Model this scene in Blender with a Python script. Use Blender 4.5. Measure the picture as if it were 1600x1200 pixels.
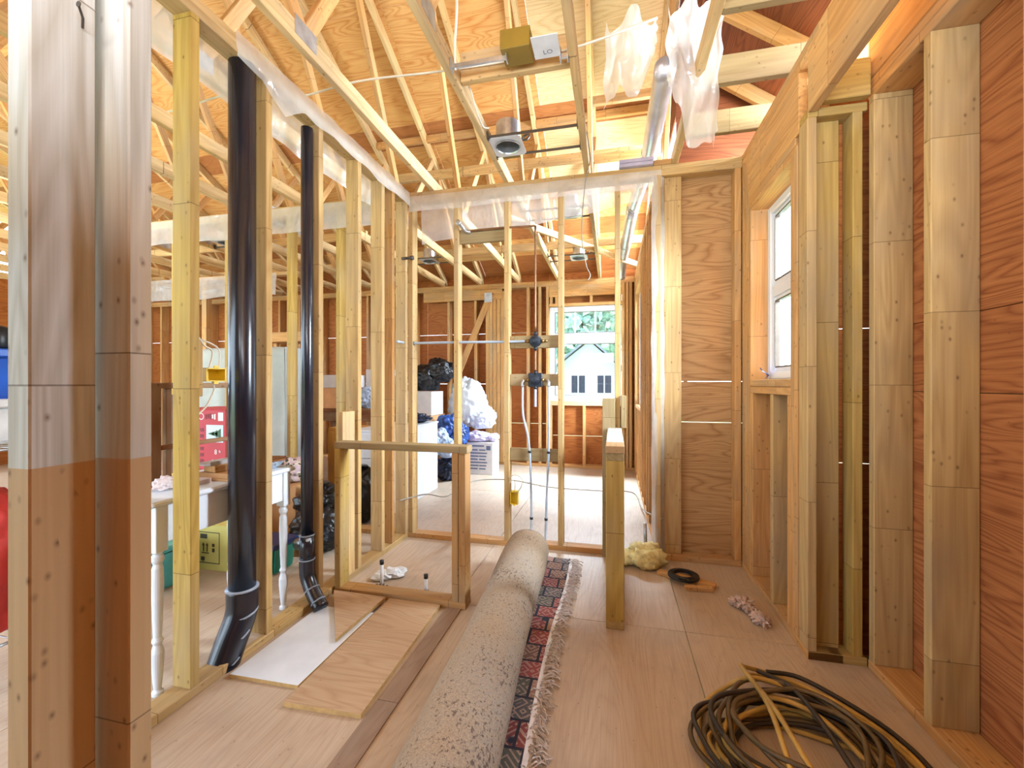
import bpy, bmesh, math, random
from mathutils import Vector, Matrix, noise
random.seed(11)
scene = bpy.context.scene
COL = scene.collection
for o in list(bpy.data.objects):
    bpy.data.objects.remove(o)

# ------------------------------------------------------------------ camera, sky, lights, exposure
YAW = math.atan(157.0 / 667.0)
cam_data = bpy.data.cameras.new('camera')
cam_data.sensor_width = 36.0
cam_data.lens = 667.0 * 36.0 / 1600.0
cam_data.clip_start = 0.05
cam_data.clip_end = 500
cam = bpy.data.objects.new('camera', cam_data)
cam.location = (0, 0, 1.22)
cam.rotation_euler = (math.pi / 2, 0, YAW)
COL.objects.link(cam)
scene.camera = cam

world = bpy.data.worlds.new('sky')
scene.world = world
world.use_nodes = True
wn = world.node_tree
bgn = wn.nodes['Background']
bgn.inputs['Color'].default_value = (0.70, 0.85, 1.0, 1)
bgn.inputs['Strength'].default_value = 4.8

scene.view_settings.view_transform = 'Standard'
scene.view_settings.look = 'None'
scene.view_settings.gamma = 1.0
scene.view_settings.use_curve_mapping = False
scene.view_settings.exposure = 0.5


def area(name, loc, rot, sx, sy, power, color):
    d = bpy.data.lights.new(name, 'AREA')
    d.shape = 'RECTANGLE'
    d.size, d.size_y = sx, sy
    d.energy = power
    d.color = color
    o = bpy.data.objects.new(name, d)
    o.location = loc
    o.rotation_euler = rot
    COL.objects.link(o)
    return o


R = math.radians
# daylight outside the windows, high enough to stay above what each pane frames
area('far_window_daylight', (-0.4, 8.7, 4.4), (R(-50), 0, 0), 2.6, 1.6, 2500, (0.74, 0.87, 1.0))
area('side_window_daylight', (3.1, 5.4, 3.4), (0, R(62), 0), 2.0, 2.2, 1600, (0.74, 0.87, 1.0))
area('bath_window_daylight', (2.5, 2.55, 2.35), (0, R(76), 0), 1.6, 1.8, 1100, (0.84, 0.93, 1.0))
# unseen fill lamps added behind the camera, aimed up, and in the storage side
area('added_roof_fill', (-0.45, -0.3, 2.0), (R(150), 0, 0), 1.0, 0.6, 36, (0.88, 0.94, 1.0))
area('added_roof_fill', (0.50, -0.25, 1.9), (R(150), R(12), R(12)), 1.0, 0.6, 45, (0.84, 0.92, 1.0))
area('added_storage_fill', (-5.2, 1.2, 2.3), (R(155), R(-10), 0), 1.5, 1.5, 120, (0.86, 0.93, 1.0))

# ------------------------------------------------------------------ materials
def srgb(r, g, b):
    def f(c):
        c /= 255.0
        return c / 12.92 if c <= 0.04045 else ((c + 0.055) / 1.055) ** 2.4
    return (f(r), f(g), f(b), 1)


class NT:
    def __init__(self, name):
        self.m = bpy.data.materials.new(name)
        self.m.use_nodes = True
        self.t = self.m.node_tree
        self.b = self.t.nodes['Principled BSDF']

    def n(self, typ, **kw):
        nd = self.t.nodes.new(typ)
        for k, v in kw.items():
            if k == 'inp':
                for a, c in v.items():
                    nd.inputs[a].default_value = c
            else:
                setattr(nd, k, v)
        return nd

    def l(self, a, b):
        self.t.links.new(a, b)

    def math(self, op, a, b=None, c=None):
        nd = self.n('ShaderNodeMath', operation=op)
        for i, x in enumerate((a, b, c)):
            if x is None:
                continue
            if isinstance(x, (int, float)):
                nd.inputs[i].default_value = x
            else:
                self.l(x, nd.inputs[i])
        return nd.outputs[0]

    def mix(self, fac, a, b, mode='MIX'):
        nd = self.n('ShaderNodeMix', data_type='RGBA', blend_type=mode)
        for idx, x in ((0, fac), (6, a), (7, b)):
            if isinstance(x, (int, float)):
                nd.inputs[idx].default_value = x
            elif isinstance(x, tuple):
                nd.inputs[idx].default_value = x
            else:
                self.l(x, nd.inputs[idx])
        return nd.outputs[2]

    def ramp(self, fac, stops):
        nd = self.n('ShaderNodeValToRGB')
        cr = nd.color_ramp
        while len(cr.elements) > 1:
            cr.elements.remove(cr.elements[-1])
        cr.elements[0].position = stops[0][0]
        cr.elements[0].color = stops[0][1]
        for p, c in stops[1:]:
            e = cr.elements.new(p)
            e.color = c
        self.l(fac, nd.inputs[0])
        return nd.outputs[0]

    def coords(self, scale, off=None, src='Object'):
        tc = self.n('ShaderNodeTexCoord')
        mp = self.n('ShaderNodeMapping')
        mp.inputs['Scale'].default_value = scale
        v = tc.outputs[src]
        if off is not None:
            ad = self.n('ShaderNodeVectorMath', operation='ADD')
            self.l(v, ad.inputs[0])
            self.l(off, ad.inputs[1])
            v = ad.outputs[0]
        self.l(v, mp.inputs[0])
        return mp.outputs[0]

    def rnd(self):
        oi = self.n('ShaderNodeObjectInfo')
        return oi.outputs['Random']

    def rndoff(self):
        r = self.rnd()
        cb = self.n('ShaderNodeCombineXYZ')
        self.l(self.math('MULTIPLY', r, 17.3), cb.inputs[0])
        self.l(self.math('MULTIPLY', r, 41.7), cb.inputs[1])
        self.l(self.math('MULTIPLY', r, 93.1), cb.inputs[2])
        return r, cb.outputs[0]

    def noise(self, vec, scale=1.0, detail=3.0, rough=0.55, dist=0.0):
        nd = self.n('ShaderNodeTexNoise')
        nd.inputs['Scale'].default_value = scale
        nd.inputs['Detail'].default_value = detail
        nd.inputs['Roughness'].default_value = rough
        nd.inputs['Distortion'].default_value = dist
        self.l(vec, nd.inputs['Vector'])
        return nd.outputs[0]

    def bump(self, h, strength=0.2, dist=0.01):
        nd = self.n('ShaderNodeBump')
        nd.inputs['Strength'].default_value = strength
        nd.inputs['Distance'].default_value = dist
        self.l(h, nd.inputs['Height'])
        self.l(nd.outputs[0], self.b.inputs['Normal'])


def lumber_mat(name, a, b, c, grey=0.0, seam=0.6, low=None):
    """sawn softwood, grain along local Z, finger-jointed lengths, knots"""
    k = NT(name)
    r, off = k.rndoff()
    tc = k.n('ShaderNodeTexCoord')
    sx = k.n('ShaderNodeSeparateXYZ')
    k.l(tc.outputs['Object'], sx.inputs[0])
    zz = k.math('ADD', sx.outputs[2], k.math('MULTIPLY', r, 9.7))
    q = k.math('DIVIDE', zz, seam)
    seg = k.math('FLOOR', q)
    wnz = k.n('ShaderNodeTexWhiteNoise', noise_dimensions='2D')
    cb = k.n('ShaderNodeCombineXYZ')
    k.l(seg, cb.inputs[0])
    k.l(r, cb.inputs[1])
    k.l(cb.outputs[0], wnz.inputs[0])
    sv = wnz.outputs[0]
    # the grain jumps from one finger-jointed length to the next
    cb2 = k.n('ShaderNodeCombineXYZ')
    k.l(k.math('MULTIPLY', sv, 5.0), cb2.inputs[0])
    k.l(k.math('MULTIPLY', sv, 3.0), cb2.inputs[1])
    ad = k.n('ShaderNodeVectorMath', operation='ADD')
    k.l(off, ad.inputs[0])
    k.l(cb2.outputs[0], ad.inputs[1])
    off2 = ad.outputs[0]
    g1 = k.noise(k.coords((9, 9, 0.7), off2), 1.0, 1.0, 0.5, 0.6)
    rings = k.math('PINGPONG', k.math('MULTIPLY', g1, 9.0), 0.5)
    g2 = k.noise(k.coords((160, 160, 3.0), off2), 1.0, 2.0)
    g3 = k.noise(k.coords((42, 42, 1.3), off2), 1.0, 3.0, 0.6)
    tone = k.mix(sv, a, b)
    tone = k.mix(k.math('MULTIPLY', r, 0.45), tone, c)
    gf = k.math('ADD', k.math('MULTIPLY', rings, 0.75), k.math('MULTIPLY', g2, 0.45))
    gf = k.math('ADD', gf, k.math('MULTIPLY', k.math('SUBTRACT', g3, 0.4), 0.9))
    shade = k.ramp(gf, [(0.20, (1.10, 1.10, 1.09, 1)), (0.85, (0.68, 0.60, 0.49, 1))])
    col = k.mix(0.75, tone, shade, 'MULTIPLY')
    blotch = k.noise(k.coords((4, 4, 1.6), off), 1.0, 3.0)
    col = k.mix(k.ramp(blotch, [(0.45, (0, 0, 0, 1)), (0.68, (0.6, 0.6, 0.6, 1))]), col, srgb(164, 142, 112))
    if grey:
        gz = k.noise(k.coords((3, 3, 0.9), off), 1.0, 2.0)
        col = k.mix(k.ramp(gz, [(0.28, (0, 0, 0, 1)), (0.46, (grey, grey, grey, 1))]), col, k.mix(0.8, srgb(182, 186, 188), shade, 'MULTIPLY'))
    if low:   # a browner length finger-jointed on below this height
        col = k.mix(k.math('LESS_THAN', sx.outputs[2], low[0]), col, k.mix(0.55, low[1], col, 'MULTIPLY'))
    # knots
    vo = k.n('ShaderNodeTexVoronoi', feature='F1')
    k.l(k.coords((8.5, 8.5, 5.5), off2), vo.inputs['Vector'])
    kn = k.ramp(vo.outputs['Distance'], [(0.07, (1, 1, 1, 1)), (0.13, (0.55, 0.55, 0.55, 1)), (0.30, (0, 0, 0, 1))])
    sc = k.n('ShaderNodeSeparateColor')
    k.l(vo.outputs['Color'], sc.inputs[0])
    kn = k.math('MULTIPLY', kn, k.math('GREATER_THAN', sc.outputs[0], 0.80))
    col = k.mix(k.math('MULTIPLY', kn, 0.72), col, srgb(92, 62, 38))
    fr = k.math('FRACT', q)
    ln = k.math('LESS_THAN', fr, 0.0045)
    col = k.mix(k.math('MULTIPLY', ln, 0.6), col, srgb(70, 46, 26))
    k.l(col, k.b.inputs['Base Color'])
    k.b.inputs['Roughness'].default_value = 0.72
    k.b.inputs['Specular IOR Level'].default_value = 0.25
    k.bump(gf, 0.12, 0.004)
    return k.m


def ply_mat(name, light, dark, alt, contrast=1.0, nails=0.0, dirt=0.0, rough=0.7):
    """rotary-cut veneer, figure along local X"""
    k = NT(name)
    r, off = k.rndoff()
    h = k.noise(k.coords((0.8, 4.8, 1.0), off), 1.0, 2.2, 0.5, 0.35)
    w = k.math('PINGPONG', k.math('MULTIPLY', h, 20.0), 0.5)
    w = k.math('MULTIPLY', w, 2.0)
    fine = k.noise(k.coords((5, 210, 5), off), 1.0, 2.0)
    big = k.noise(k.coords((1.1, 1.8, 1), off), 1.0, 3.0)
    f = k.math('ADD', k.math('MULTIPLY', k.math('POWER', w, 2.2), 0.30 * contrast), k.math('MULTIPLY', fine, 0.6))
    f = k.math('ADD', f, k.math('MULTIPLY', big, 0.55))
    base = k.mix(r, light, alt)
    col = k.mix(k.ramp(f, [(0.38, (0, 0, 0, 1)), (1.05, (1, 1, 1, 1))]), base, dark)
    vo = k.n('ShaderNodeTexVoronoi', feature='F1')
    k.l(k.coords((3.2, 6.5, 0.01), off), vo.inputs['Vector'])
    kn = k.ramp(vo.outputs['Distance'], [(0.03, (1, 1, 1, 1)), (0.085, (0, 0, 0, 1))])
    col = k.mix(k.math('MULTIPLY', kn, 0.6), col, srgb(92, 48, 20))
    if nails:
        vn = k.n('ShaderNodeTexVoronoi', feature='F1')
        k.l(k.coords((6, 6, 0.01), off), vn.inputs['Vector'])
        nk = k.ramp(vn.outputs['Distance'], [(0.035, (1, 1, 1, 1)), (0.06, (0, 0, 0, 1))])
        col = k.mix(k.math('MULTIPLY', nk, nails), col, srgb(48, 30, 20))
    if dirt:
        dn = k.noise(k.coords((1.7, 1.7, 1), off), 1.0, 5.0, 0.65)
        col = k.mix(k.ramp(dn, [(0.48, (0, 0, 0, 1)), (0.75, (dirt, dirt, dirt, 1))]), col, srgb(148, 132, 116))
    k.l(col, k.b.inputs['Base Color'])
    k.b.inputs['Roughness'].default_value = rough
    k.b.inputs['Specular IOR Level'].default_value = 0.3
    k.bump(f, 0.1, 0.004)
    return k.m


def plain(name, col, rough=0.5, metal=0.0, var=0.06, nscale=9.0, spec=0.5, bump=0.0):
    k = NT(name)
    nz = k.noise(k.coords((nscale, nscale, nscale)), 1.0, 4.0)
    d = tuple(max(0, c * (1 - 3 * var)) for c in col[:3]) + (1,)
    u = tuple(min(1, c * (1 + 2 * var)) for c in col[:3]) + (1,)
    k.l(k.ramp(nz, [(0.3, d), (0.7, u)]), k.b.inputs['Base Color'])
    k.b.inputs['Roughness'].default_value = rough
    k.b.inputs['Metallic'].default_value = metal
    k.b.inputs['Specular IOR Level'].default_value = spec
    if bump:
        k.bump(nz, bump, 0.01)
    return k.m


def poly_mat(name, col, alpha_clear, rough=0.25):
    """translucent polyethylene film"""
    k = NT(name)
    tr = k.n('ShaderNodeBsdfTransparent')
    tl = k.n('ShaderNodeBsdfTranslucent')
    df = k.n('ShaderNodeBsdfDiffuse')
    gl = k.n('ShaderNodeBsdfGlossy')
    for nd in (tl, df):
        nd.inputs[0].default_value = col
    gl.inputs['Roughness'].default_value = rough
    m1 = k.n('ShaderNodeMixShader')
    k.l(tl.outputs[0], m1.inputs[1])
    k.l(df.outputs[0], m1.inputs[2])
    m2 = k.n('ShaderNodeMixShader')
    m2.inputs[0].default_value = 0.12
    k.l(m1.outputs[0], m2.inputs[1])
    k.l(gl.outputs[0], m2.inputs[2])
    m3 = k.n('ShaderNodeMixShader')
    nz = k.noise(k.coords((5, 5, 5)), 1.0, 3.0)
    k.l(k.math('ADD', k.math('MULTIPLY', nz, 0.5), alpha_clear - 0.25), m3.inputs[0])
    wr = k.noise(k.coords((9, 9, 5)), 1.0, 3.0, 0.6, 1.2)
    bp = k.n('ShaderNodeBump')
    bp.inputs['Strength'].default_value = 0.6
    bp.inputs['Distance'].default_value = 0.02
    k.l(wr, bp.inputs['Height'])
    for nd in (tl, df, gl):
        k.l(bp.outputs[0], nd.inputs['Normal'])
    k.l(m2.outputs[0], m3.inputs[1])
    k.l(tr.outputs[0], m3.inputs[2])
    k.l(m3.outputs[0], k.t.nodes['Material Output'].inputs['Surface'])
    return k.m


M = {}
M['stud'] = lumber_mat('sawn_stud_wood', srgb(196, 164, 110), srgb(180, 146, 92), srgb(204, 174, 128))
M['yellow'] = lumber_mat('yellow_stud_wood', srgb(184, 152, 76), srgb(188, 160, 98), srgb(176, 142, 72), seam=0.72)
M['brownstud'] = lumber_mat('brown_stud_wood', srgb(176, 128, 74), srgb(190, 146, 88), srgb(168, 118, 66))
M['grey'] = lumber_mat('weathered_post_wood', srgb(216, 196, 156), srgb(204, 180, 138), srgb(212, 196, 164), grey=0.85, seam=0.74, low=(-0.30, srgb(206, 168, 124)))
M['warm'] = lumber_mat('warm_framing_wood', srgb(206, 156, 98), srgb(212, 168, 112), srgb(198, 146, 90))
M['pale'] = lumber_mat('pale_truss_wood', srgb(222, 190, 138), srgb(212, 176, 122), srgb(228, 204, 160), seam=1.6)
M['block'] = lumber_mat('grey_green_block_wood', srgb(158, 138, 98), srgb(148, 128, 92), srgb(166, 148, 110))
M['roofply'] = ply_mat('roof_plywood', srgb(224, 182, 122), srgb(188, 124, 62), srgb(216, 170, 106), 1.1, nails=0.75)
M['roofply_brown'] = ply_mat('brown_roof_plywood', srgb(188, 128, 76), srgb(146, 88, 46), srgb(178, 118, 68), 0.9, nails=0.5)
M['roofply_pale'] = ply_mat('pale_roof_plywood', srgb(238, 218, 178), srgb(206, 172, 122), srgb(230, 206, 164), 0.9, nails=0.8)
M['wallply'] = ply_mat('orange_wall_plywood', srgb(190, 122, 62), srgb(140, 76, 32), srgb(178, 110, 54), 1.1)
M['redply'] = ply_mat('red_brown_plywood', srgb(188, 122, 72), srgb(134, 74, 38), srgb(178, 112, 64), 1.3)
M['tanply'] = ply_mat('tan_wall_plywood', srgb(200, 162, 112), srgb(150, 108, 66), srgb(194, 154, 106), 1.2)
M['floorply'] = ply_mat('subfloor_plywood', srgb(198, 178, 156), srgb(172, 146, 122), srgb(206, 188, 168), 0.55, nails=0.25, dirt=0.6, rough=0.5)
M['strip'] = ply_mat('grey_strip_wood', srgb(162, 136, 116), srgb(132, 106, 88), srgb(154, 128, 108), 0.8, dirt=0.6)
M['looseply'] = ply_mat('loose_plywood', srgb(204, 176, 144), srgb(172, 138, 106), srgb(198, 168, 136), 0.9)
M['plyedge'] = plain('plywood_edge', srgb(196, 160, 104), 0.8, nscale=40)
M['melamine'] = plain('white_melamine', srgb(226, 232, 240), 0.35, var=0.02)
M['abs'] = plain('black_abs_plastic', srgb(16, 23, 40), 0.24, var=0.08, spec=0.8)
M['abs_label'] = plain('grey_label', srgb(190, 196, 204), 0.5)
M['glue'] = plain('dried_cement_ring', srgb(150, 160, 176), 0.35)
M['whitepaint'] = plain('white_paint', srgb(222, 228, 236), 0.4, var=0.02)
M['vinyl'] = plain('white_vinyl', srgb(222, 227, 234), 0.35, var=0.01)
M['metal'] = plain('galvanised_steel', srgb(196, 200, 206), 0.32, 0.85, var=0.1, nscale=14)
M['duct'] = plain('duct_steel', srgb(204, 210, 220), 0.28, 0.8, var=0.08, nscale=6)
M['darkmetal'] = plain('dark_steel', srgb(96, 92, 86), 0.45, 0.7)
M['olive'] = plain('olive_coated_steel', srgb(138, 112, 40), 0.5, 0.2, var=0.04)
M['platewhite'] = plain('bright_zinc_plate', srgb(214, 220, 230), 0.35, 0.3, var=0.04)
M['copper'] = plain('copper_tube', srgb(142, 104, 76), 0.4, 0.8, var=0.15)
M['pex'] = plain('grey_plastic_tube', srgb(176, 190, 208), 0.35)
M['whiteplastic'] = plain('white_plastic', srgb(228, 230, 232), 0.4)
M['black'] = plain('black_plastic', srgb(22, 24, 28), 0.4)
M['valve'] = plain('dark_valve_body', srgb(36, 44, 56), 0.35, 0.3)
M['brass'] = plain('dull_brass', srgb(150, 118, 70), 0.4, 0.7)
M['yellowbox'] = plain('yellow_plastic', srgb(244, 214, 60), 0.45, var=0.03)
M['cablewhite'] = plain('white_cable', srgb(226, 220, 204), 0.5)
M['cablegrey'] = plain('grey_cable', srgb(150, 142, 128), 0.5)
M['cordyellow'] = plain('dirty_yellow_cord', srgb(188, 152, 78), 0.5, var=0.18, nscale=6)
M['cordbrown'] = plain('grimy_brown_cord', srgb(100, 80, 50), 0.5, var=0.2, nscale=6)
M['corddark'] = plain('dark_cord', srgb(52, 42, 34), 0.5, var=0.15, nscale=6)
M['jute'] = None
M['fringe'] = plain('grey_white_fringe', srgb(212, 206, 208), 0.85, var=0.10, nscale=60)
M['selvage'] = plain('white_selvage', srgb(226, 222, 224), 0.85, var=0.05, nscale=60)
M['poly'] = poly_mat('clear_poly_film', (0.93, 0.95, 0.97, 1), 0.46, 0.14)
M['polyhang'] = poly_mat('crumpled_poly_film', (0.95, 0.96, 0.97, 1), 0.42, 0.2)
M['polythin'] = poly_mat('thin_poly_film', (0.93, 0.95, 0.97, 1), 0.55, 0.18)
M['bagblack'] = plain('black_bag_film', srgb(16, 17, 21), 0.36, var=0.2, spec=0.5)
M['bagwhite'] = plain('white_bag_film', srgb(226, 234, 242), 0.35, var=0.04, nscale=14)
M['bagblue'] = plain('blue_bag_film', srgb(40, 78, 150), 0.3, var=0.25, nscale=10)
M['bagpale'] = plain('pale_blue_bag_film', srgb(176, 194, 222), 0.3, var=0.15, nscale=12)
M['bagnavy'] = plain('navy_bag_film', srgb(26, 36, 62), 0.3, var=0.3, nscale=12)
M['lilac'] = plain('lilac_fabric', srgb(206, 196, 226), 0.8, var=0.08, nscale=20)
M['carton'] = plain('brown_cardboard', srgb(196, 146, 96), 0.8, var=0.04)
M['cartonorange'] = plain('orange_cardboard', srgb(236, 176, 120), 0.8, var=0.04)
M['cartonwhite'] = plain('white_cardboard', srgb(220, 216, 214), 0.7, var=0.03)
M['cartonyellow'] = plain('yellow_green_cardboard', srgb(202, 192, 106), 0.75, var=0.03)
M['cartonred'] = plain('red_printed_cardboard', srgb(186, 42, 56), 0.55, var=0.04)
M['inkdark'] = plain('dark_print', srgb(60, 56, 40), 0.7)
M['inkblue'] = plain('blue_grey_print', srgb(104, 116, 146), 0.7)
M['inkwhite'] = plain('white_print', srgb(236, 232, 230), 0.6)
M['inksky'] = plain('pale_blue_print', srgb(206, 222, 230), 0.6)
M['inkgreen'] = plain('green_print', srgb(56, 96, 62), 0.6, var=0.2, nscale=60)
M['inkred'] = plain('dark_red_print', srgb(128, 22, 36), 0.6)
M['sheet'] = plain('grey_dust_sheet', srgb(176, 182, 178), 0.75, var=0.06, nscale=3, bump=0.2)
M['teal'] = plain('teal_plastic', srgb(84, 176, 176), 0.4)
M['greenbin'] = plain('green_plastic', srgb(24, 122, 104), 0.4)
M['navylid'] = plain('navy_plastic', srgb(26, 40, 84), 0.4)
M['bluebin'] = plain('bright_blue_plastic', srgb(30, 96, 206), 0.4, var=0.05)
M['redbag'] = plain('red_fabric', srgb(196, 52, 44), 0.7)
M['brownwood'] = lumber_mat('stained_brown_wood', srgb(140, 90, 56), srgb(128, 80, 48), srgb(150, 98, 62), seam=3.0)
M['honey'] = lumber_mat('honey_cabinet_wood', srgb(206, 146, 66), srgb(196, 136, 60), srgb(210, 150, 76), seam=3.0)
M['pinkpanel'] = plain('pink_white_panel', srgb(222, 206, 206), 0.6)
M['insul'] = plain('yellow_glass_wool', srgb(238, 226, 164), 0.95, var=0.08, nscale=30, bump=0.6)
M['insulpink'] = plain('pink_glass_wool', srgb(206, 178, 166), 0.95, var=0.12, nscale=30, bump=0.6)
M['patternfab'] = None
M['ply_dark'] = ply_mat('dark_shed_plywood', srgb(132, 74, 40), srgb(86, 42, 20), srgb(122, 66, 36), 1.0)
M['bluetape'] = plain('blue_flashing_tape', srgb(52, 100, 170), 0.5)
M['lilacfoam'] = plain('lilac_foam', srgb(182, 174, 196), 0.7)
M['speckle'] = None


def build_special():
    # speckled jute back of the rug
    k = NT('woven_rug_back')
    wv = k.noise(k.coords((170, 170, 170)), 1.0, 2.0)
    big = k.noise(k.coords((3, 3, 3)), 1.0, 3.0)
    base = k.mix(k.ramp(big, [(0.4, (0, 0, 0, 1)), (0.62, (1, 1, 1, 1))]), srgb(152, 132, 112), srgb(150, 144, 138))
    col = k.mix(k.ramp(wv, [(0.35, (0, 0, 0, 1)), (0.65, (1, 1, 1, 1))]), base, srgb(176, 158, 136))
    sp = k.noise(k.coords((90, 60, 90)), 1.0, 4.0, 0.75)
    msk = k.noise(k.coords((4.2, 4.2, 4.2)), 1.0, 2.0)
    s2 = k.math('ADD', k.math('MULTIPLY', sp, 0.95), k.math('MULTIPLY', msk, 0.3))
    col = k.mix(k.ramp(s2, [(0.705, (0, 0, 0, 1)), (0.75, (0.8, 0.8, 0.8, 1))]), col, srgb(86, 74, 72))
    k.l(col, k.b.inputs['Base Color'])
    k.b.inputs['Roughness'].default_value = 0.92
    k.b.inputs['Specular IOR Level'].default_value = 0.1
    k.bump(wv, 0.5, 0.004)
    M['jute'] = k.m
    # patterned pile
    k = NT('patterned_rug_pile')
    v = k.coords((1, 1, 1))
    br = k.n('ShaderNodeTexBrick')
    br.inputs['Scale'].default_value = 1.0
    br.inputs['Brick Width'].default_value = 0.105
    br.inputs['Row Height'].default_value = 0.115
    br.inputs['Mortar Size'].default_value = 0.006
    br.inputs['Color1'].default_value = (0, 0, 0, 1)
    br.inputs['Color2'].default_value = (1, 1, 1, 1)
    br.inputs['Mortar'].default_value = (0.5, 0.5, 0.5, 1)
    br.offset = 0.35
    k.l(v, br.inputs['Vector'])
    cell = k.ramp(br.outputs['Color'], [(0.0, srgb(150, 74, 74)), (0.2, srgb(120, 88, 76)), (0.36, srgb(88, 88, 92)), (0.52, srgb(164, 128, 112)), (0.7, srgb(134, 66, 66)), (0.85, srgb(92, 92, 84))])
    cell.node.color_ramp.interpolation = 'CONSTANT'
    vo = k.n('ShaderNodeTexVoronoi', feature='F1', distance='MANHATTAN')
    vo.inputs['Scale'].default_value = 15
    k.l(v, vo.inputs['Vector'])
    motif = k.math('PINGPONG', k.math('MULTIPLY', vo.outputs['Distance'], 2.6), 0.5)
    col = k.mix(k.ramp(motif, [(0.3, (0, 0, 0, 1)), (0.36, (0.75, 0.75, 0.75, 1))]), cell, srgb(178, 150, 136))
    vd = k.n('ShaderNodeTexVoronoi', feature='F1')
    vd.inputs['Scale'].default_value = 7
    k.l(v, vd.inputs['Vector'])
    col = k.mix(k.ramp(vd.outputs['Distance'], [(0.10, (1, 1, 1, 1)), (0.16, (0, 0, 0, 1))]), col, srgb(40, 44, 62))
    col = k.mix(br.outputs['Fac'], col, srgb(44, 44, 58))
    pile = k.noise(k.coords((260, 260, 260)), 1.0, 2.0)
    col = k.mix(0.5, col, k.ramp(pile, [(0.3, (0.5, 0.5, 0.5, 1)), (0.7, (1.25, 1.25, 1.25, 1))]), 'MULTIPLY')
    k.l(col, k.b.inputs['Base Color'])
    k.b.inputs['Roughness'].default_value = 0.95
    k.bump(pile, 0.5, 0.004)
    M['rugpile'] = k.m
    k = NT('patterned_fabric')
    vo = k.n('ShaderNodeTexVoronoi', feature='F1')
    vo.inputs['Scale'].default_value = 26
    k.l(k.coords((1, 1, 1)), vo.inputs['Vector'])
    k.l(k.ramp(vo.outputs['Distance'], [(0.3, srgb(70, 66, 62)), (0.42, srgb(214, 196, 166)), (0.6, srgb(196, 170, 176))]), k.b.inputs['Base Color'])
    k.b.inputs['Roughness'].default_value = 0.9
    M['patternfab'] = k.m
    k = NT('speckled_glaze')
    vo = k.n('ShaderNodeTexVoronoi', feature='F1')
    vo.inputs['Scale'].default_value = 120
    k.l(k.coords((1, 1, 1)), vo.inputs['Vector'])
    k.l(k.ramp(vo.outputs['Distance'], [(0.25, srgb(70, 92, 120)), (0.5, srgb(196, 208, 220))]), k.b.inputs['Base Color'])
    k.b.inputs['Roughness'].default_value = 0.3
    M['speckle'] = k.m
    k = NT('window_glass')
    tr = k.n('ShaderNodeBsdfTransparent')
    gl = k.n('ShaderNodeBsdfGlossy')
    gl.inputs['Roughness'].default_value = 0.02
    tr.inputs[0].default_value = (0.95, 0.98, 1, 1)
    ms = k.n('ShaderNodeMixShader')
    ms.inputs[0].default_value = 0.06
    k.l(tr.outputs[0], ms.inputs[1])
    k.l(gl.outputs[0], ms.inputs[2])
    k.l(ms.outputs[0], k.t.nodes['Material Output'].inputs['Surface'])
    M['glass'] = k.m
    k = NT('lawn')
    nz = k.noise(k.coords((0.8, 0.8, 0.8)), 1.0, 5.0)
    k.l(k.ramp(nz, [(0.35, srgb(150, 168, 112)), (0.65, srgb(186, 196, 150))]), k.b.inputs['Base Color'])
    k.b.inputs['Roughness'].default_value = 0.95
    M['lawn'] = k.m
    k = NT('tree_leaves')
    oi = k.noise(k.coords((1.3, 1.3, 1.3)), 1.0, 3.0)
    k.l(k.ramp(oi, [(0.35, srgb(136, 172, 156)), (0.65, srgb(190, 214, 192))]), k.b.inputs['Base Color'])
    k.b.inputs['Roughness'].default_value = 0.8
    M['leaf'] = k.m
    k = NT('roof_shingle')
    nz = k.noise(k.coords((3, 3, 12)), 1.0, 3.0)
    k.l(k.ramp(nz, [(0.35, srgb(120, 124, 138)), (0.65, srgb(150, 154, 166))]), k.b.inputs['Base Color'])
    M['shingle'] = k.m
    M['siding'] = plain('house_siding', srgb(196, 196, 200), 0.8, var=0.03)
    M['bark'] = plain('tree_bark', srgb(96, 80, 66), 0.9)


build_special()

# ------------------------------------------------------------------ building helpers
WM = {}
CACHE = {}


def link(name, data, mw, parent=None):
    o = bpy.data.objects.new(name, data)
    COL.objects.link(o)
    if parent is not None:
        o.parent = parent
        o.matrix_parent_inverse = WM[parent.name].inverted()
    o.matrix_basis = mw
    WM[o.name] = mw.copy()
    return o


def tag(o, label=None, cat=None, group=None, kind=None):
    if label:
        o['label'] = label
    if cat:
        o['category'] = cat
    if group:
        o['group'] = group
    if kind:
        o['kind'] = kind
    return o


def empty(name, loc, parent=None):
    o = link(name, None, Matrix.Translation(Vector(loc)), parent)
    o.empty_display_size = 0.05
    return o


def thing(name, label, cat, loc, group=None):
    return tag(empty(name, loc), label, cat, group)


def setting(name, loc=(0, 0, 0)):
    o = empty(name, loc)
    o['kind'] = 'structure'
    return o


def part_empty(name, parent, loc):
    return empty(name, loc, parent)


def box_mesh(dx, dy, dz, bev):
    key = (round(dx, 3), round(dy, 3), round(dz, 3), bev)
    if key in CACHE:
        return CACHE[key]
    bm = bmesh.new()
    bmesh.ops.create_cube(bm, size=1.0)
    for v in bm.verts:
        v.co = Vector((v.co.x * dx, v.co.y * dy, v.co.z * dz))
    if bev:
        bmesh.ops.bevel(bm, geom=list(bm.edges), offset=min(bev, dx * 0.3, dy * 0.3, dz * 0.3), segments=1, affect='EDGES')
    me = bpy.data.meshes.new('box')
    bm.to_mesh(me)
    bm.free()
    CACHE[key] = me
    return me


def with_mat(me, mat):
    key = (me.name, mat.name)
    if key in CACHE:
        return CACHE[key]
    c = me.copy()
    c.materials.clear()
    c.materials.append(mat)
    CACHE[key] = c
    return c


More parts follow.
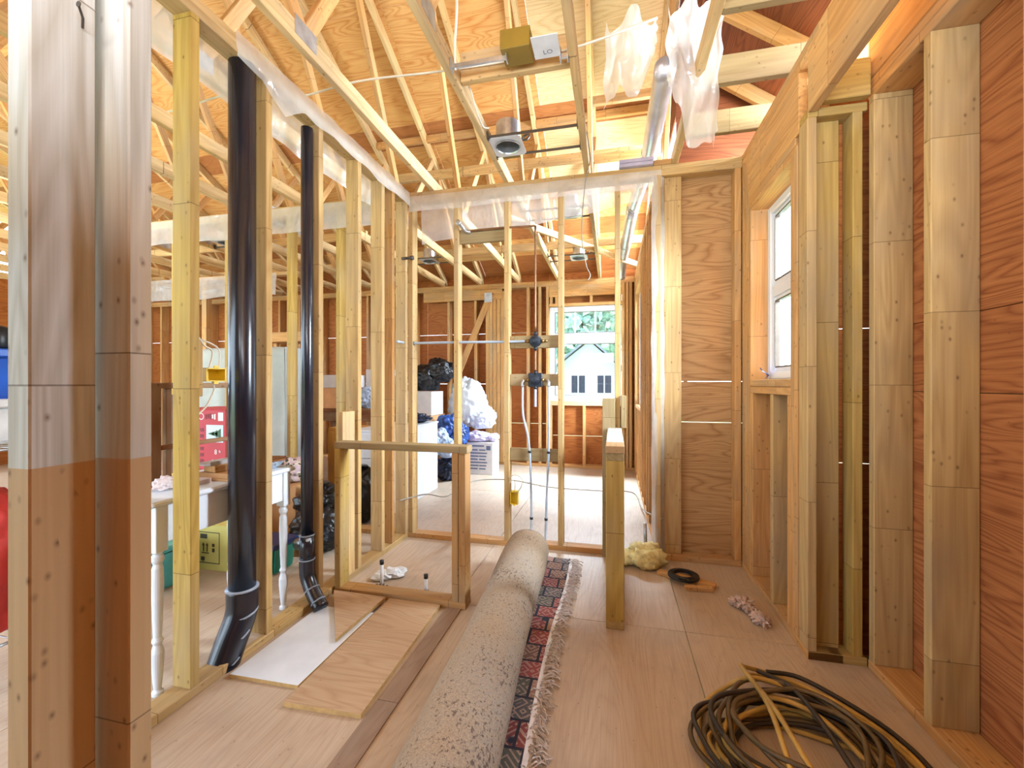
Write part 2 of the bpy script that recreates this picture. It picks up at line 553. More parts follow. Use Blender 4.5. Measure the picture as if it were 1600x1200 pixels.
def frame(ez, ex):
    ez = Vector(ez).normalized()
    ex = Vector(ex)
    ex = (ex - ez * ex.dot(ez)).normalized()
    ey = ez.cross(ex)
    return Matrix((ex, ey, ez)).transposed().to_4x4()


def stick(name, p0, p1, wdir, w, t, mat, parent=None, bev=0.003):
    """a board from p0 to p1 (centre line), w wide along wdir and t thick, grain along its length"""
    p0, p1 = Vector(p0), Vector(p1)
    me = with_mat(box_mesh(w, t, (p1 - p0).length, bev), M[mat])
    mw = Matrix.Translation((p0 + p1) / 2) @ frame(p1 - p0, wdir)
    return link(name, me, mw, parent)


def lum(name, lo, hi, mat, parent=None, bev=0.003):
    """axis-aligned lumber between two corners; grain along the longest side"""
    lo, hi = Vector(lo), Vector(hi)
    d = hi - lo
    ax = max(range(3), key=lambda i: d[i])
    c = (lo + hi) / 2
    ez = Vector((0, 0, 0)); ez[ax] = 1
    ex = Vector((0, 0, 0)); ex[(ax + 1) % 3] = 1
    ey = ez.cross(ex)
    me = with_mat(box_mesh(d[(ax + 1) % 3], d[(ax + 2) % 3], d[ax], bev), M[mat])
    return link(name, me, Matrix.Translation(c) @ Matrix((ex, ey, ez)).transposed().to_4x4(), parent)


def sheet(name, c, ex, ey, lx, ly, t, mat, parent=None):
    """a flat panel centred at c, its figure along ex"""
    ex, ey = Vector(ex).normalized(), Vector(ey).normalized()
    ez = ex.cross(ey)
    me = with_mat(box_mesh(lx, ly, t, 0), M[mat])
    return link(name, me, Matrix.Translation(Vector(c)) @ Matrix((ex, ey, ez)).transposed().to_4x4(), parent)


def mk(name, bm, mat, parent=None, smooth=False):
    """a bmesh laid out in world coordinates becomes one object with its origin at the middle of its base"""
    bmesh.ops.recalc_face_normals(bm, faces=bm.faces)
    xs = [v.co for v in bm.verts]
    c = Vector(((min(v.x for v in xs) + max(v.x for v in xs)) / 2, (min(v.y for v in xs) + max(v.y for v in xs)) / 2, min(v.z for v in xs)))
    for v in bm.verts:
        v.co -= c
    me = bpy.data.meshes.new(name)
    bm.to_mesh(me)
    bm.free()
    for m in (mat if isinstance(mat, (list, tuple)) else [mat]):
        me.materials.append(M[m] if isinstance(m, str) else m)
    if smooth:
        for p in me.polygons:
            p.use_smooth = True
    return link(name, me, Matrix.Translation(c), parent)


def B():
    return bmesh.new()


def add_box(bm, lo, hi, bev=0.0, mi=0):
    lo, hi = Vector(lo), Vector(hi)
    r = bmesh.ops.create_cube(bm, size=1.0)
    vs = r['verts']
    d, c = hi - lo, (lo + hi) / 2
    for v in vs:
        v.co = Vector((v.co.x * d.x, v.co.y * d.y, v.co.z * d.z)) + c
    fs = {f for v in vs for f in v.link_faces}
    for f in fs:
        f.material_index = mi
    if bev:
        es = {e for v in vs for e in v.link_edges}
        bmesh.ops.bevel(bm, geom=list(es), offset=bev, segments=1, affect='EDGES')


def add_ring(bm, c, ex, ey, r, seg):
    return [bm.verts.new(c + ex * (r * math.cos(2 * math.pi * i / seg)) + ey * (r * math.sin(2 * math.pi * i / seg))) for i in range(seg)]


def bridge(bm, a, b):
    n = len(a)
    for i in range(n):
        bm.faces.new((a[i], a[(i + 1) % n], b[(i + 1) % n], b[i]))


def add_tube(bm, pts, r, seg=8, caps=True, radii=None):
    pts = [Vector(p) for p in pts]
    prev = None
    up = Vector((0, 0, 1))
    n = len(pts)
    ex = None
    for i, p in enumerate(pts):
        t = (pts[min(i + 1, n - 1)] - pts[max(i - 1, 0)]).normalized()
        if ex is None:
            ex = t.cross(up)
            if ex.length < 1e-3:
                ex = t.cross(Vector((1, 0, 0)))
            ex.normalize()
        else:
            ex = (ex - t * ex.dot(t)).normalized()
        ey = t.cross(ex)
        ring = add_ring(bm, p, ex, ey, radii[i] if radii else r, seg)
        if prev:
            bridge(bm, prev, ring)
        elif caps:
            bm.faces.new(list(reversed(ring)))
        prev = ring
    if caps:
        bm.faces.new(prev)


def smooth_path(pts, k=6):
    pts = [Vector(p) for p in pts]
    out = []
    P = [pts[0]] + pts + [pts[-1]]
    for i in range(1, len(P) - 2):
        for j in range(k):
            t = j / k
            a, b, c, d = P[i - 1], P[i], P[i + 1], P[i + 2]
            out.append(0.5 * ((2 * b) + (c - a) * t + (2 * a - 5 * b + 4 * c - d) * t * t + (3 * b - a - 3 * c + d) * t * t * t))
    out.append(pts[-1])
    return out


def add_lathe(bm, prof, c, seg=20, caps=True, ex=Vector((1, 0, 0)), ey=Vector((0, 1, 0)), ez=Vector((0, 0, 1))):
    """prof: (radius, height) pairs"""
    c = Vector(c)
    prev = None
    for r, z in prof:
        ring = add_ring(bm, c + ez * z, ex, ey, max(r, 1e-4), seg)
        if prev:
            bridge(bm, prev, ring)
        elif caps:
            bm.faces.new(list(reversed(ring)))
        prev = ring
    if caps:
        bm.faces.new(prev)


def tube_obj(name, pts, r, mat, parent=None, seg=8, k=6):
    bm = B()
    add_tube(bm, smooth_path(pts, k), r, seg)
    return mk(name, bm, mat, parent, True)


def blob(bm, c, rad, sub=3, amp=0.12, freq=3.0, flat=True, seed=0.0, crease=0.0):
    c, rad = Vector(c), Vector(rad)
    r = bmesh.ops.create_icosphere(bm, subdivisions=sub, radius=1.0)
    s = Vector((seed * 3.1, seed * 7.7, seed * 1.3))
    for v in r['verts']:
        p = v.co.copy()
        d = 1 + amp * noise.noise(p * freq + s) + amp * 0.5 * noise.noise(p * freq * 2.7 + s)
        if crease:
            d += crease * (abs(noise.noise(p * freq * 1.8 + s * 2)) - 0.25)
        q = Vector((p.x * rad.x, p.y * rad.y, p.z * rad.z)) * d
        v.co = c + q
        if flat and v.co.z < c.z - rad.z * 0.86:
            v.co.z = c.z - rad.z * 0.86


def grid_cloth(bm, f, nu, nv):
    g = [[bm.verts.new(f(i / nu, j / nv)) for j in range(nv + 1)] for i in range(nu + 1)]
    for i in range(nu):
        for j in range(nv):
            bm.faces.new((g[i][j], g[i + 1][j], g[i + 1][j + 1], g[i][j + 1]))


def text(name, body, size, loc, ex, ey, mat, parent):
    cu = bpy.data.curves.new(name, 'FONT')
    cu.body = body
    cu.size = size
    cu.align_x = 'CENTER'
    cu.align_y = 'CENTER'
    cu.extrude = 0.0004
    cu.resolution_u = 2
    cu.materials.append(M[mat])
    tmp = bpy.data.objects.new('lettering_source', cu)
    COL.objects.link(tmp)
    bpy.context.view_layer.update()
    me = bpy.data.meshes.new_from_object(tmp.evaluated_get(bpy.context.evaluated_depsgraph_get()))
    bpy.data.objects.remove(tmp)
    me.materials.clear()
    me.materials.append(M[mat])
    ex, ey = Vector(ex).normalized(), Vector(ey).normalized()
    return link(name, me, Matrix.Translation(Vector(loc)) @ Matrix((ex, ey, ex.cross(ey))).transposed().to_4x4(), parent)


X_, Y_, Z_ = Vector((1, 0, 0)), Vector((0, 1, 0)), Vector((0, 0, 1))
TOP = 2.74          # top of the stud walls, underside of the truss chords
PL = 2.664          # underside of the double top plate

# ================================================================== FLOOR
floor = setting('floor')
xs = [0.35 - 1.22 * i for i in range(9)]
xs = [1.30] + xs
for i in range(len(xs) - 1):
    x1, x0 = xs[i], xs[i + 1]
    shift = 0.0 if i % 2 == 0 else -1.22
    ys = [y for y in (2.24 + shift - 2.44 * 2, 2.24 + shift - 2.44, 2.24 + shift, 2.24 + shift + 2.44, 2.24 + shift + 4.88)]
    if i == 1:
        ys = [-0.2, 2.24, 4.68]
    ys = [-0.8] + [y for y in ys if -0.6 < y < 6.2] + [6.36]
    for a, b in zip(ys[:-1], ys[1:]):
        sheet('subfloor_sheet', ((x0 + x1) / 2, (a + b) / 2, -0.01), Y_, -X_, b - a - 0.004, x1 - x0 - 0.004, 0.02, 'floorply', floor)
for k, (y0, y1) in enumerate(((0.4, 1.48), (1.483, 2.18))):
    sheet('filler_strip', (-0.838, (y0 + y1) / 2, 0.003), Y_, -X_, y1 - y0, 0.085, 0.006, 'strip', floor)
joist = B()
for y in [v * 0.6 - 0.7 for v in range(12)]:
    add_box(joist, (-9.4, y, -0.26), (1.28, y + 0.038, -0.021))
tag(mk('floor_joists', joist, 'brownstud', floor), kind='stuff')

# ================================================================== WALLS
wl = setting('wall_left')
lum('bottom_plate', (-1.675, 0.70, 0), (-1.585, 1.46, 0.038), 'stud', wl)
lum('bottom_plate', (-1.612, 1.46, 0), (-1.585, 1.74, 0.038), 'stud', wl)
lum('bottom_plate', (-1.675, 1.74, 0), (-1.585, 3.12, 0.038), 'stud', wl)
lum('top_plate', (-1.675, 0.70, PL), (-1.585, 3.12, PL + 0.038), 'stud', wl)
lum('top_plate', (-1.675, 0.70, PL + 0.038), (-1.585, 3.20, TOP), 'pale', wl)
for y, mt in ((0.93, 'stud'), (1.32, 'yellow'), (1.69, 'stud'), (2.06, 'stud'), (2.435, 'stud'), (2.725, 'stud'), (2.87, 'brownstud'), (3.08, 'stud')):
    lum('stud', (-1.675, y, 0.038), (-1.585, y + 0.038, PL), mt, wl)
lum('backing_board', (-1.623, 2.275, 0.038), (-1.585, 2.40, 1.05), 'pale', wl)
lum('backing_board', (-1.655, 2.34, 0.90), (-1.625, 2.43, 1.03), 'pale', wl)
# scab nailed to the nearest stud, where the switch box hangs
lum('scab_block', (-1.64, 1.358, 1.17), (-1.60, 1.385, 1.40), 'stud', wl)

wm = setting('wall_middle')
lum('bottom_plate', (-1.675, 3.12, 0), (-0.02, 3.209, 0.038), 'warm', wm)
lum('bottom_plate', (-5.2, 3.12, 0), (-1.70, 3.209, 0.038), 'warm', wm)
lum('bottom_plate', (0.345, 3.12, 0), (0.84, 3.209, 0.038), 'warm', wm)
lum('top_plate', (-5.2, 3.12, PL), (0.93, 3.209, PL + 0.038), 'stud', wm)
lum('top_plate', (-5.2, 3.12, PL + 0.038), (0.93, 3.209, TOP), 'stud', wm)
for x, mt in ((-1.18, 'stud'), (-0.777, 'stud'), (-0.37, 'stud'), (0.035, 'stud')):
    lum('stud', (x - 0.019, 3.12, 0.038 if x < -0.3 or x < 0 else 0.038), (x + 0.019, 3.209, PL), mt, wm)
lum('corner_stud', (-1.585, 3.12, 0.038), (-1.545, 3.209, PL), 'stud', wm)
for x in (-4.7, -3.95, -3.35, -2.70, -2.22):
    lum('stud', (x - 0.019, 3.12, 0.038), (x + 0.019, 3.209, PL), 'yellow', wm)
lum('backing_board', (-0.07, 3.085, 0.0), (0.018, 3.119, 1.12), 'block', wm)
lum('backing_board', (0.058, 3.085, 0.91), (0.095, 3.119, 1.14), 'block', wm)
# blocking that carries the valves and the shower arm
lum('valve_block', (-0.757, 3.15, 1.49), (-0.39, 3.188, 1.583), 'block', wm)
lum('valve_block', (-0.757, 3.15, 1.205), (-0.39, 3.188, 1.295), 'block', wm)
lum('valve_block', (-0.757, 3.15, 0.64), (-0.39, 3.188, 0.735), 'block', wm)
lum('shower_arm_block', (-1.16, 3.15, 2.315), (-0.797, 3.188, 2.42), 'block', wm)
# door jamb and the sheathed piece beside it
lum('jamb_stud', (0.285, 3.10, 0), (0.325, 3.19, PL), 'stud', wm)
lum('jamb_stud', (0.328, 3.14, 0), (0.352, 3.21, PL), 'block', wm)
lum('flat_stud', (0.352, 3.155, 0.038), (0.466, 3.193, PL), 'stud', wm)
lum('stud', (0.797, 3.12, 0.038), (0.837, 3.209, PL), 'warm', wm)
for z0, z1 in ((0.0, 0.951), (0.955, 1.236), (1.240, 2.439), (2.442, 2.76)):
    sheet('plywood_sheet', (0.66, 3.216, (z0 + z1) / 2), X_, Z_, 0.66, z1 - z0, 0.012, 'tanply', wm)

ww = setting('wall_window')
XW = 0.84
lum('bottom_plate', (XW, 2.14, 0), (XW + 0.14, 3.12, 0.038), 'warm', ww)
lum('top_plate', (XW, 2.14, PL), (XW + 0.14, 3.209, PL + 0.038), 'warm', ww)
lum('top_plate', (XW, 2.03, PL + 0.038), (XW + 0.14, 3.209, TOP), 'warm', ww)
for y, mt in ((3.03, 'warm'), (3.08, 'warm')):
    lum('stud', (XW, y, 0.038), (XW + 0.14, y + 0.038, PL), mt, ww)
for y in (2.246, 2.286, 2.942, 2.985):
    lum('trimmer_stud', (XW, y, 0.038), (XW + 0.14, y + 0.038, PL if y > 2.95 else 2.34), 'warm', ww)
lum('header_board', (XW, 2.23, 2.385), (XW + 0.038, 2.985, PL), 'warm', ww)
lum('header_board', (XW + 0.09, 2.23, 2.385), (XW + 0.128, 2.985, PL), 'warm', ww)
lum('window_head', (XW, 2.27, 2.302), (XW + 0.14, 2.985, 2.342), 'warm', ww)
lum('window_head', (XW, 2.27, 2.343), (XW + 0.14, 2.985, 2.384), 'warm', ww)
lum('sill_plate', (XW, 2.325, 1.206), (XW + 0.14, 2.942, 1.246), 'warm', ww)
lum('sill_plate', (XW, 2.325, 1.164), (XW + 0.14, 2.942, 1.204), 'warm', ww)
for y0, y1, mt in ((2.325, 2.363, 'warm'), (2.56, 2.60, 'stud'), (2.90, 2.94, 'warm')):
    lum('cripple_stud', (XW, y0, 0.038), (XW + 0.14, y1, 1.164), mt, ww)
for y0, y1, z0, z1 in ((2.245, 3.23, 0.0, 0.95), (2.245, 3.23, 0.954, 1.18), (2.245, 2.32, 1.182, 2.36), (2.94, 3.23, 1.182, 2.36), (2.245, 3.23, 2.362, 2.76)):
    sheet('plywood_sheet', (XW + 0.147, (y0 + y1) / 2, (z0 + z1) / 2), Y_, Z_, y1 - y0, z1 - z0, 0.012, 'wallply', ww)

wr = setting('wall_return')
YR = 2.14
lum('bottom_plate', (0.842, YR, 0), (1.07, YR + 0.089, 0.038), 'yellow', wr)
lum('top_plate', (0.842, YR, 2.40), (1.07, YR + 0.089, 2.438), 'yellow', wr)
lum('stud', (0.840, YR, 0.038), (0.878, YR + 0.089, 2.40), 'stud', wr)
lum('flat_stud', (0.88, YR + 0.05, 0.038), (0.985, YR + 0.088, 2.40), 'yellow', wr)
lum('stud', (1.014, YR, 0.038), (1.052, YR + 0.089, 2.40), 'yellow', wr)
lum('cap_block', (0.89, YR - 0.045, 2.44), (1.06, YR - 0.007, 2.60), 'yellow', wr)
for z0, z1 in ((0.0, 0.86), (0.863, 1.47), (1.473, 2.60)):
    sheet('plywood_sheet', (1.045, YR + 0.097, (z0 + z1) / 2), X_, Z_, 0.37, z1 - z0, 0.012, 'wallply', wr)

wn_ = setting('wall_right')
XN = 1.07
lum('bottom_plate', (XN, -0.7, 0), (XN + 0.14, YR, 0.038), 'warm', wn_)
lum('top_plate', (XN, -0.7, 2.44), (XN + 0.14, YR, 2.478), 'warm', wn_)
lum('top_plate', (XN, -0.7, 2.479), (XN + 0.14, YR, 2.517), 'warm', wn_)
lum('stud', (XN, 2.095, 0.038), (XN + 0.14, 2.133, 2.44), 'stud', wn_)
for y in (1.765, 1.39, 1.0, 0.6, 0.2, -0.2, -0.6):
    lum('stud', (XN, y, 0.038), (XN + 0.14, y + 0.038, 2.44), 'stud', wn_)
for y0, y1, z0, z1 in ((1.3, 2.24, 0.0, 1.188), (1.3, 2.24, 1.191, 1.466), (1.3, 2.24, 1.469, 2.68), (-0.8, 1.297, 0.0, 1.188), (-0.8, 1.297, 1.191, 1.466), (-0.8, 1.297, 1.469, 2.68)):
    sheet('plywood_sheet', (XN + 0.147, (y0 + y1) / 2, (z0 + z1) / 2), Y_, Z_, y1 - y0, z1 - z0, 0.012, 'redply', wn_)

sheet('seam_light_block', (XN + 0.156, 0.72, 1.3), Y_, Z_, 3.04, 2.8, 0.002, 'inkdark', wn_)  # unseen dark backing added to stop daylight showing through the sheet seams

# dropped beams over the bump-out
beam = setting('trim_1')
lum('header_beam', (XW, -0.7, 2.42), (XW + 0.038, YR - 0.002, 2.735), 'warm', beam)
lum('header_beam', (XN + 0.0, -0.7, 2.52), (XN + 0.038, YR - 0.002, 2.70), 'warm', beam)

wf = setting('wall_front')
lum('post', (-1.052, 0.535, 0), (-0.996, 0.635, TOP), 'grey', wf)
lum('post', (-1.035, 0.652, 0), (-0.937, 0.697, TOP), 'grey', wf)
lum('bottom_plate', (-5.0, 0.535, 0), (-1.054, 0.625, 0.038), 'stud', wf)
lum('top_plate', (-5.0, 0.535, TOP), (0.8, 0.625, TOP + 0.038), 'stud', wf)

wb = setting('wall_back')
for xa, xb in ((-1.72, -0.502), (-0.498, 0.72), (0.724, 1.22)):
    for z0, z1 in ((-0.05, 1.22), (1.224, 2.8)):
        sheet('plywood_sheet', ((xa + xb) / 2, -0.78, (z0 + z1) / 2), X_, Z_, xb - xa, z1 - z0, 0.012, 'redply', wb)
for x in (-1.7, -1.3, -0.9, -0.5, -0.1, 0.3, 0.7, 1.0):
    lum('stud', (x - 0.019, -0.77, 0.0), (x + 0.019, -0.64, TOP), 'warm', wb)

# far exterior wall
YF = 6.25
wfar = setting('wall_far')
lum('bottom_plate', (-8.9, YF, 0), (0.30, YF + 0.14, 0.038), 'warm', wfar)
lum('top_plate', (-8.9, YF, 2.66), (0.44, YF + 0.14, 2.70), 'warm', wfar)
lum('top_plate', (-8.9, YF, 2.70), (0.44, YF + 0.14, TOP), 'warm', wfar)
for x in (-8.6, -8.2, -7.75, -7.35, -7.05, -6.55, -6.05, -5.6, -5.2, -4.75, -4.3, -3.9, -3.45, -3.05, -2.49, -2.05, -1.23, -1.05):
    lum('stud', (x - 0.019, YF, 0.038), (x + 0.019, YF + 0.14, 2.66), 'warm', wfar)
for x in (-1.855, -1.80, -1.74, -1.68, -1.62):
    lum('post_stud', (x - 0.026, YF - 0.01, 0.038), (x + 0.026, YF + 0.13, 2.62), 'warm', wfar)
for x in (-0.935, 0.15, 0.20, 0.25):
    lum('king_stud', (x - 0.02, YF, 0.038), (x + 0.02, YF + 0.14, 2.66), 'warm', wfar)
lum('header_board', (-0.91, YF, 2.50), (0.13, YF + 0.04, 2.66), 'warm', wfar)
lum('window_head', (-0.91, YF, 2.36), (0.13, YF + 0.14, 2.40), 'warm', wfar)
for x in (-0.88, -0.80, -0.30, 0.10):
    lum('head_cripple', (x - 0.02, YF, 2.40), (x + 0.02, YF + 0.09, 2.50), 'warm', wfar)
lum('sill_plate', (-0.91, YF, 0.905), (0.13, YF + 0.14, 0.97), 'pale', wfar)
for x in (-0.89, -0.76, -0.40, 0.08):
    lum('cripple_stud', (x - 0.02, YF, 0.038), (x + 0.02, YF + 0.14, 0.905), 'warm', wfar)
stick('diagonal_brace', (-1.80, YF - 0.025, 2.58), (-2.36, YF - 0.025, 1.28), Y_, 0.03, 0.09, 'warm', wfar)
lum('header_board', (-2.9, YF - 0.02, 2.50), (-1.62, YF - 0.001, 2.655), 'warm', wfar)
tp = B()
add_box(tp, (-1.89, YF - 0.045, 2.46), (-1.77, YF - 0.041, 2.60))
for i in range(5):
    for j in range(5):
        add_lathe(tp, [(0.004, 0), (0.004, 0.002)], (-1.875 + i * 0.022, YF - 0.045, 2.475 + j * 0.026), 6, True, X_, Z_, -Y_)
mk('truss_plate', tp, 'metal', wfar)
xsf = [-9.0, -7.78, -6.56, -5.34, -4.12, -2.90, -1.60, -0.92]
for a, b in zip(xsf[:-1], xsf[1:]):
    for z0, z1 in ((-0.05, 0.62), (0.624, 1.22), (1.224, 2.0), (2.004, 2.9)):
        sheet('plywood_sheet', ((a + b) / 2, YF + 0.147, (z0 + z1) / 2), X_, Z_, b - a - 0.004, z1 - z0, 0.012, 'wallply', wfar)
for a, b, z0, z1 in ((-0.92, 0.13, -0.05, 0.45), (-0.92, 0.13, 0.454, 0.97), (-0.92, 0.13, 2.36, 2.9), (0.132, 0.46, -0.05, 2.9)):
    sheet('plywood_sheet', ((a + b) / 2, YF + 0.147, (z0 + z1) / 2), X_, Z_, b - a - 0.004, z1 - z0, 0.012, 'wallply', wfar)

# side exterior wall of the far room
XS = 0.30
ws = setting('wall_side')
lum('bottom_plate', (XS, 3.24, 0), (XS + 0.14, YF, 0.038), 'warm', ws)
lum('top_plate', (XS, 3.21, PL), (XS + 0.14, YF, PL + 0.038), 'warm', ws)
lum('top_plate', (XS, 3.21, PL + 0.038), (XS + 0.14, YF, TOP), 'warm', ws)
for y in (3.42, 3.80, 4.05, 4.38, 4.66, 4.90, 5.98, 6.19):
    lum('stud', (XS, y, 0.038), (XS + 0.14, y + 0.038, PL), 'warm', ws)
lum('header_board', (XS, 4.94, 2.46), (XS + 0.038, 5.98, PL), 'warm', ws)
lum('window_head', (XS, 4.94, 2.42), (XS + 0.14, 5.98, 2.458), 'warm', ws)
lum('sill_plate', (XS, 4.94, 0.91), (XS + 0.14, 5.98, 0.95), 'warm', ws)
for y in (5.1, 5.45, 5.8):
    lum('cripple_stud', (XS, y, 0.038), (XS + 0.14, y + 0.038, 0.91), 'warm', ws)
for y0, y1, z0, z1 in ((3.22, 4.94, -0.05, 1.22), (3.22, 4.94, 1.224, 2.8), (4.944, 5.98, -0.05, 0.94), (4.944, 5.98, 2.43, 2.8), (5.984, 6.40, -0.05, 2.8)):
    sheet('plywood_sheet', (XS + 0.147, (y0 + y1) / 2, (z0 + z1) / 2), Y_, Z_, y1 - y0, z1 - z0, 0.012, 'wallply', ws)

# end wall of the storage side
we = setting('wall_end')
for y0, y1 in ((3.4, 4.6), (4.604, 6.39)):
    for z0, z1 in ((-0.05, 1.22), (1.224, 2.9)):
        sheet('plywood_sheet', (-8.99, (y0 + y1) / 2, (z0 + z1) / 2), Y_, Z_, y1 - y0, z1 - z0, 0.012, 'wallply', we)
for y in (3.45, 3.85, 4.25, 4.65, 5.05, 5.45, 5.85):
    lum('stud', (-8.98, y, 0.0), (-8.84, y + 0.038, TOP), 'warm', we)
# framing posts standing in the storage side
wp = setting('wall_storage')
lum('bottom_plate', (-6.2, 4.9, 0), (-5.0, 4.99, 0.038), 'warm', wp)
lum('top_plate', (-6.2, 4.9, PL + 0.03), (-4.2, 4.99, TOP), 'warm', wp)
for x in (-6.1, -5.65, -5.2):
    lum('stud', (x - 0.04, 4.9, 0.038), (x + 0.04, 4.99, PL + 0.03), 'warm', wp)

# ================================================================== WINDOWS
def window(name, axis, c0, c1, z0, z1, at, depth, fr, grid):
    """a vinyl window in the plane at x or y = at; c0..c1 along the wall"""
    w = setting(name)
    def P(c, d, z):
        return (c, at + d, z) if axis == 'y' else (at + d, c, z)
    def fb(nm, ca, cb, za, zb, d0, d1, mat='vinyl', bev=0.004):
        bm = B()
        p, q = Vector(P(ca, d0, za)), Vector(P(cb, d1, zb))
        lo = Vector([min(a, b) for a, b in zip(p, q)])
        hi = Vector([max(a, b) for a, b in zip(p, q)])
        add_box(bm, lo, hi, bev)
        return mk(nm, bm, mat, w)
    fb('frame_side', c0, c0 + fr, z0, z1, 0, depth)
    fb('frame_side', c1 - fr, c1, z0, z1, 0, depth)
    fb('frame_rail', c0 + fr, c1 - fr, z1 - fr, z1, 0, depth)
    fb('frame_rail', c0 + fr, c1 - fr, z0, z0 + fr, 0, depth)
    zr = grid['rail']
    fb('meeting_rail', c0 + fr, c1 - fr, zr - grid['rh'] / 2, zr + grid['rh'] / 2, 0.01, depth - 0.01)
    # sashes
    s = grid.get('sash', 0.03)
    for a, b, za, zb in ((c0 + fr, c1 - fr, zr + grid['rh'] / 2, z1 - fr), (c0 + fr, c1 - fr, z0 + fr, zr - grid['rh'] / 2)):
        fb('sash_stile', a, a + s, za, zb, 0.02, depth - 0.02)
        fb('sash_stile', b - s, b, za, zb, 0.02, depth - 0.02)
        fb('sash_rail', a + s, b - s, zb - s, zb, 0.02, depth - 0.02)
        fb('sash_rail', a + s, b - s, za, za + s, 0.02, depth - 0.02)
        fb('pane', a + s, b - s, za + s, zb - s, depth / 2 - 0.002, depth / 2 + 0.002, 'glass', 0)
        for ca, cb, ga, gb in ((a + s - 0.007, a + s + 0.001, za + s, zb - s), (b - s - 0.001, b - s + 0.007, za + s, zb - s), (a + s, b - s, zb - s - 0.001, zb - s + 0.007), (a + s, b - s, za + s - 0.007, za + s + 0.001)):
            fb('gasket_shade', ca, cb, ga, gb, 0.0165, depth - 0.0165, 'darkmetal', 0)  # gasket strips added dark to stand in for the sash's shaded outline
        if za > zr:
            for i in range(1, grid['cols']):
                cc = a + s + (b - a - 2 * s) * i / grid['cols']
                fb('muntin', cc - 0.011, cc + 0.011, za + s, zb - s, depth / 2 - 0.012, depth / 2 - 0.004, 'vinyl', 0.002)
    return w


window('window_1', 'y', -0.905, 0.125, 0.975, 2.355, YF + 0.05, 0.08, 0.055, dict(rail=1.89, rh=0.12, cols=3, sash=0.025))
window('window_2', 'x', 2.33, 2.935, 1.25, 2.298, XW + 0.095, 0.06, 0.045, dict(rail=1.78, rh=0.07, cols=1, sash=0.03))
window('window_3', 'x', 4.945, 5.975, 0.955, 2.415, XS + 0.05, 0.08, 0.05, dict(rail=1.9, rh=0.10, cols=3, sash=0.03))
# curled flashing tape left in the bath window corner
bm = B()
grid_cloth(bm, lambda u, v: Vector((XW + 0.06 + 0.02 * math.sin(u * 5), 2.90 - 0.05 * v - 0.01 * math.sin(v * 4), 1.248 + 0.075 * u * (1 - 0.4 * v) + 0.01 * v)), 8, 6)
tag(mk('flashing_tape', bm, 'bluetape', None, True), 'blue scrap of flashing tape curled in the bath window corner', 'tape')

# ================================================================== ROOF
roof = setting('ceiling')
PITCH = 0.5
SL = math.sqrt(1 + PITCH * PITCH)
EZ = 2.95
RIDGE_Y = 2.75
def zroof(y):
    return EZ + PITCH * (YF - y)
slope_dir = Vector((0, -1, PITCH)).normalized()
x_edges = [0.52, -1.92, -4.36, -6.80, -9.1]
y_edges = [6.75, 6.30, 6.02, 5.74, 5.50, 5.20, 4.95, 4.41, 4.19, 3.30, 2.75]
mats = ['roofply_brown', 'roofply_brown', 'roofply', 'roofply_brown', 'roofply', 'roofply_brown', 'roofply_pale', 'roofply_brown', 'roofply_pale', 'roofply']
for j in range(len(y_edges) - 1):
    y1, y0 = y_edges[j], y_edges[j + 1]
    ym = (y0 + y1) / 2
    for i in range(len(x_edges) - 1):
        xa, xb = x_edges[i + 1], x_edges[i]
        sub = [(xa, xb)] if j % 2 else [(xa, (xa + xb) / 2), ((xa + xb) / 2, xb)]
        for a, b in sub:
            mt = mats[j]
            if mt == 'roofply_pale' and b < -0.6:
                mt = 'roofply'
            sheet('roof_sheet', ((a + b) / 2, ym, zroof(ym) + 0.008), X_, slope_dir, b - a - 0.003, (y1 - y0) * SL - 0.003, 0.014, mt, roof)
# the near slope, over the camera
for y0, y1 in ((-0.9, 0.3), (0.3, 1.5), (1.5, 2.75)):
    ym = (y0 + y1) / 2
    zm = zroof(RIDGE_Y) - PITCH * (RIDGE_Y - ym) + 0.008
    for i in range(len(x_edges) - 1):
        xa, xb = x_edges[i + 1], x_edges[i]
        sheet('roof_sheet', ((xa + xb) / 2, ym, zm), X_, Vector((0, 1, PITCH)).normalized(), xb - xa - 0.003, (y1 - y0) * SL - 0.003, 0.014, 'roofply', roof)

# trusses: chords and webs in planes x = constant
def truss(x, short=False):
    t = part_empty('truss', roof, (x, 0, TOP))
    w = 0.089
    stick('bottom_chord', (x, -0.75, TOP + w / 2 + 0.001), (x, YF + 0.05, TOP + w / 2 + 0.001), X_, 0.038, w, 'pale', t)
    off = 0.052
    stick('top_chord', (x, YF + 0.4, zroof(YF + 0.4) - off), (x, RIDGE_Y + 0.03, zroof(RIDGE_Y + 0.03) - off), X_, 0.038, w, 'pale', t)
    zr = zroof(RIDGE_Y) - off
    stick('top_chord', (x, -0.8, zr - PITCH * (RIDGE_Y + 0.8)), (x, RIDGE_Y - 0.03, zr), X_, 0.038, w, 'pale', t)
    zb = TOP + w
    for ya, yb in ((3.80, 2.95), (3.84, 4.48), (5.28, 4.60), (1.70, 2.6), (1.66, 1.0)):
        z_top = (zroof(yb) if yb > RIDGE_Y else zr + off - PITCH * (RIDGE_Y - yb)) - 0.10
        stick('web', (x, ya, zb), (x, yb, z_top), X_, 0.037, 0.07, 'warm', t)
    for y in (3.82, 1.68):
        bm = B()
        add_box(bm, (x - 0.021, y - 0.07, TOP + 0.03), (x - 0.0195, y + 0.07, TOP + 0.115))
        add_box(bm, (x + 0.0195, y - 0.07, TOP + 0.03), (x + 0.021, y + 0.07, TOP + 0.115))
        mk('nail_plate', bm, 'metal', t)
    return t

TX = [0.42 - 0.6 * i for i in range(16)]
for x in TX:
    truss(x)
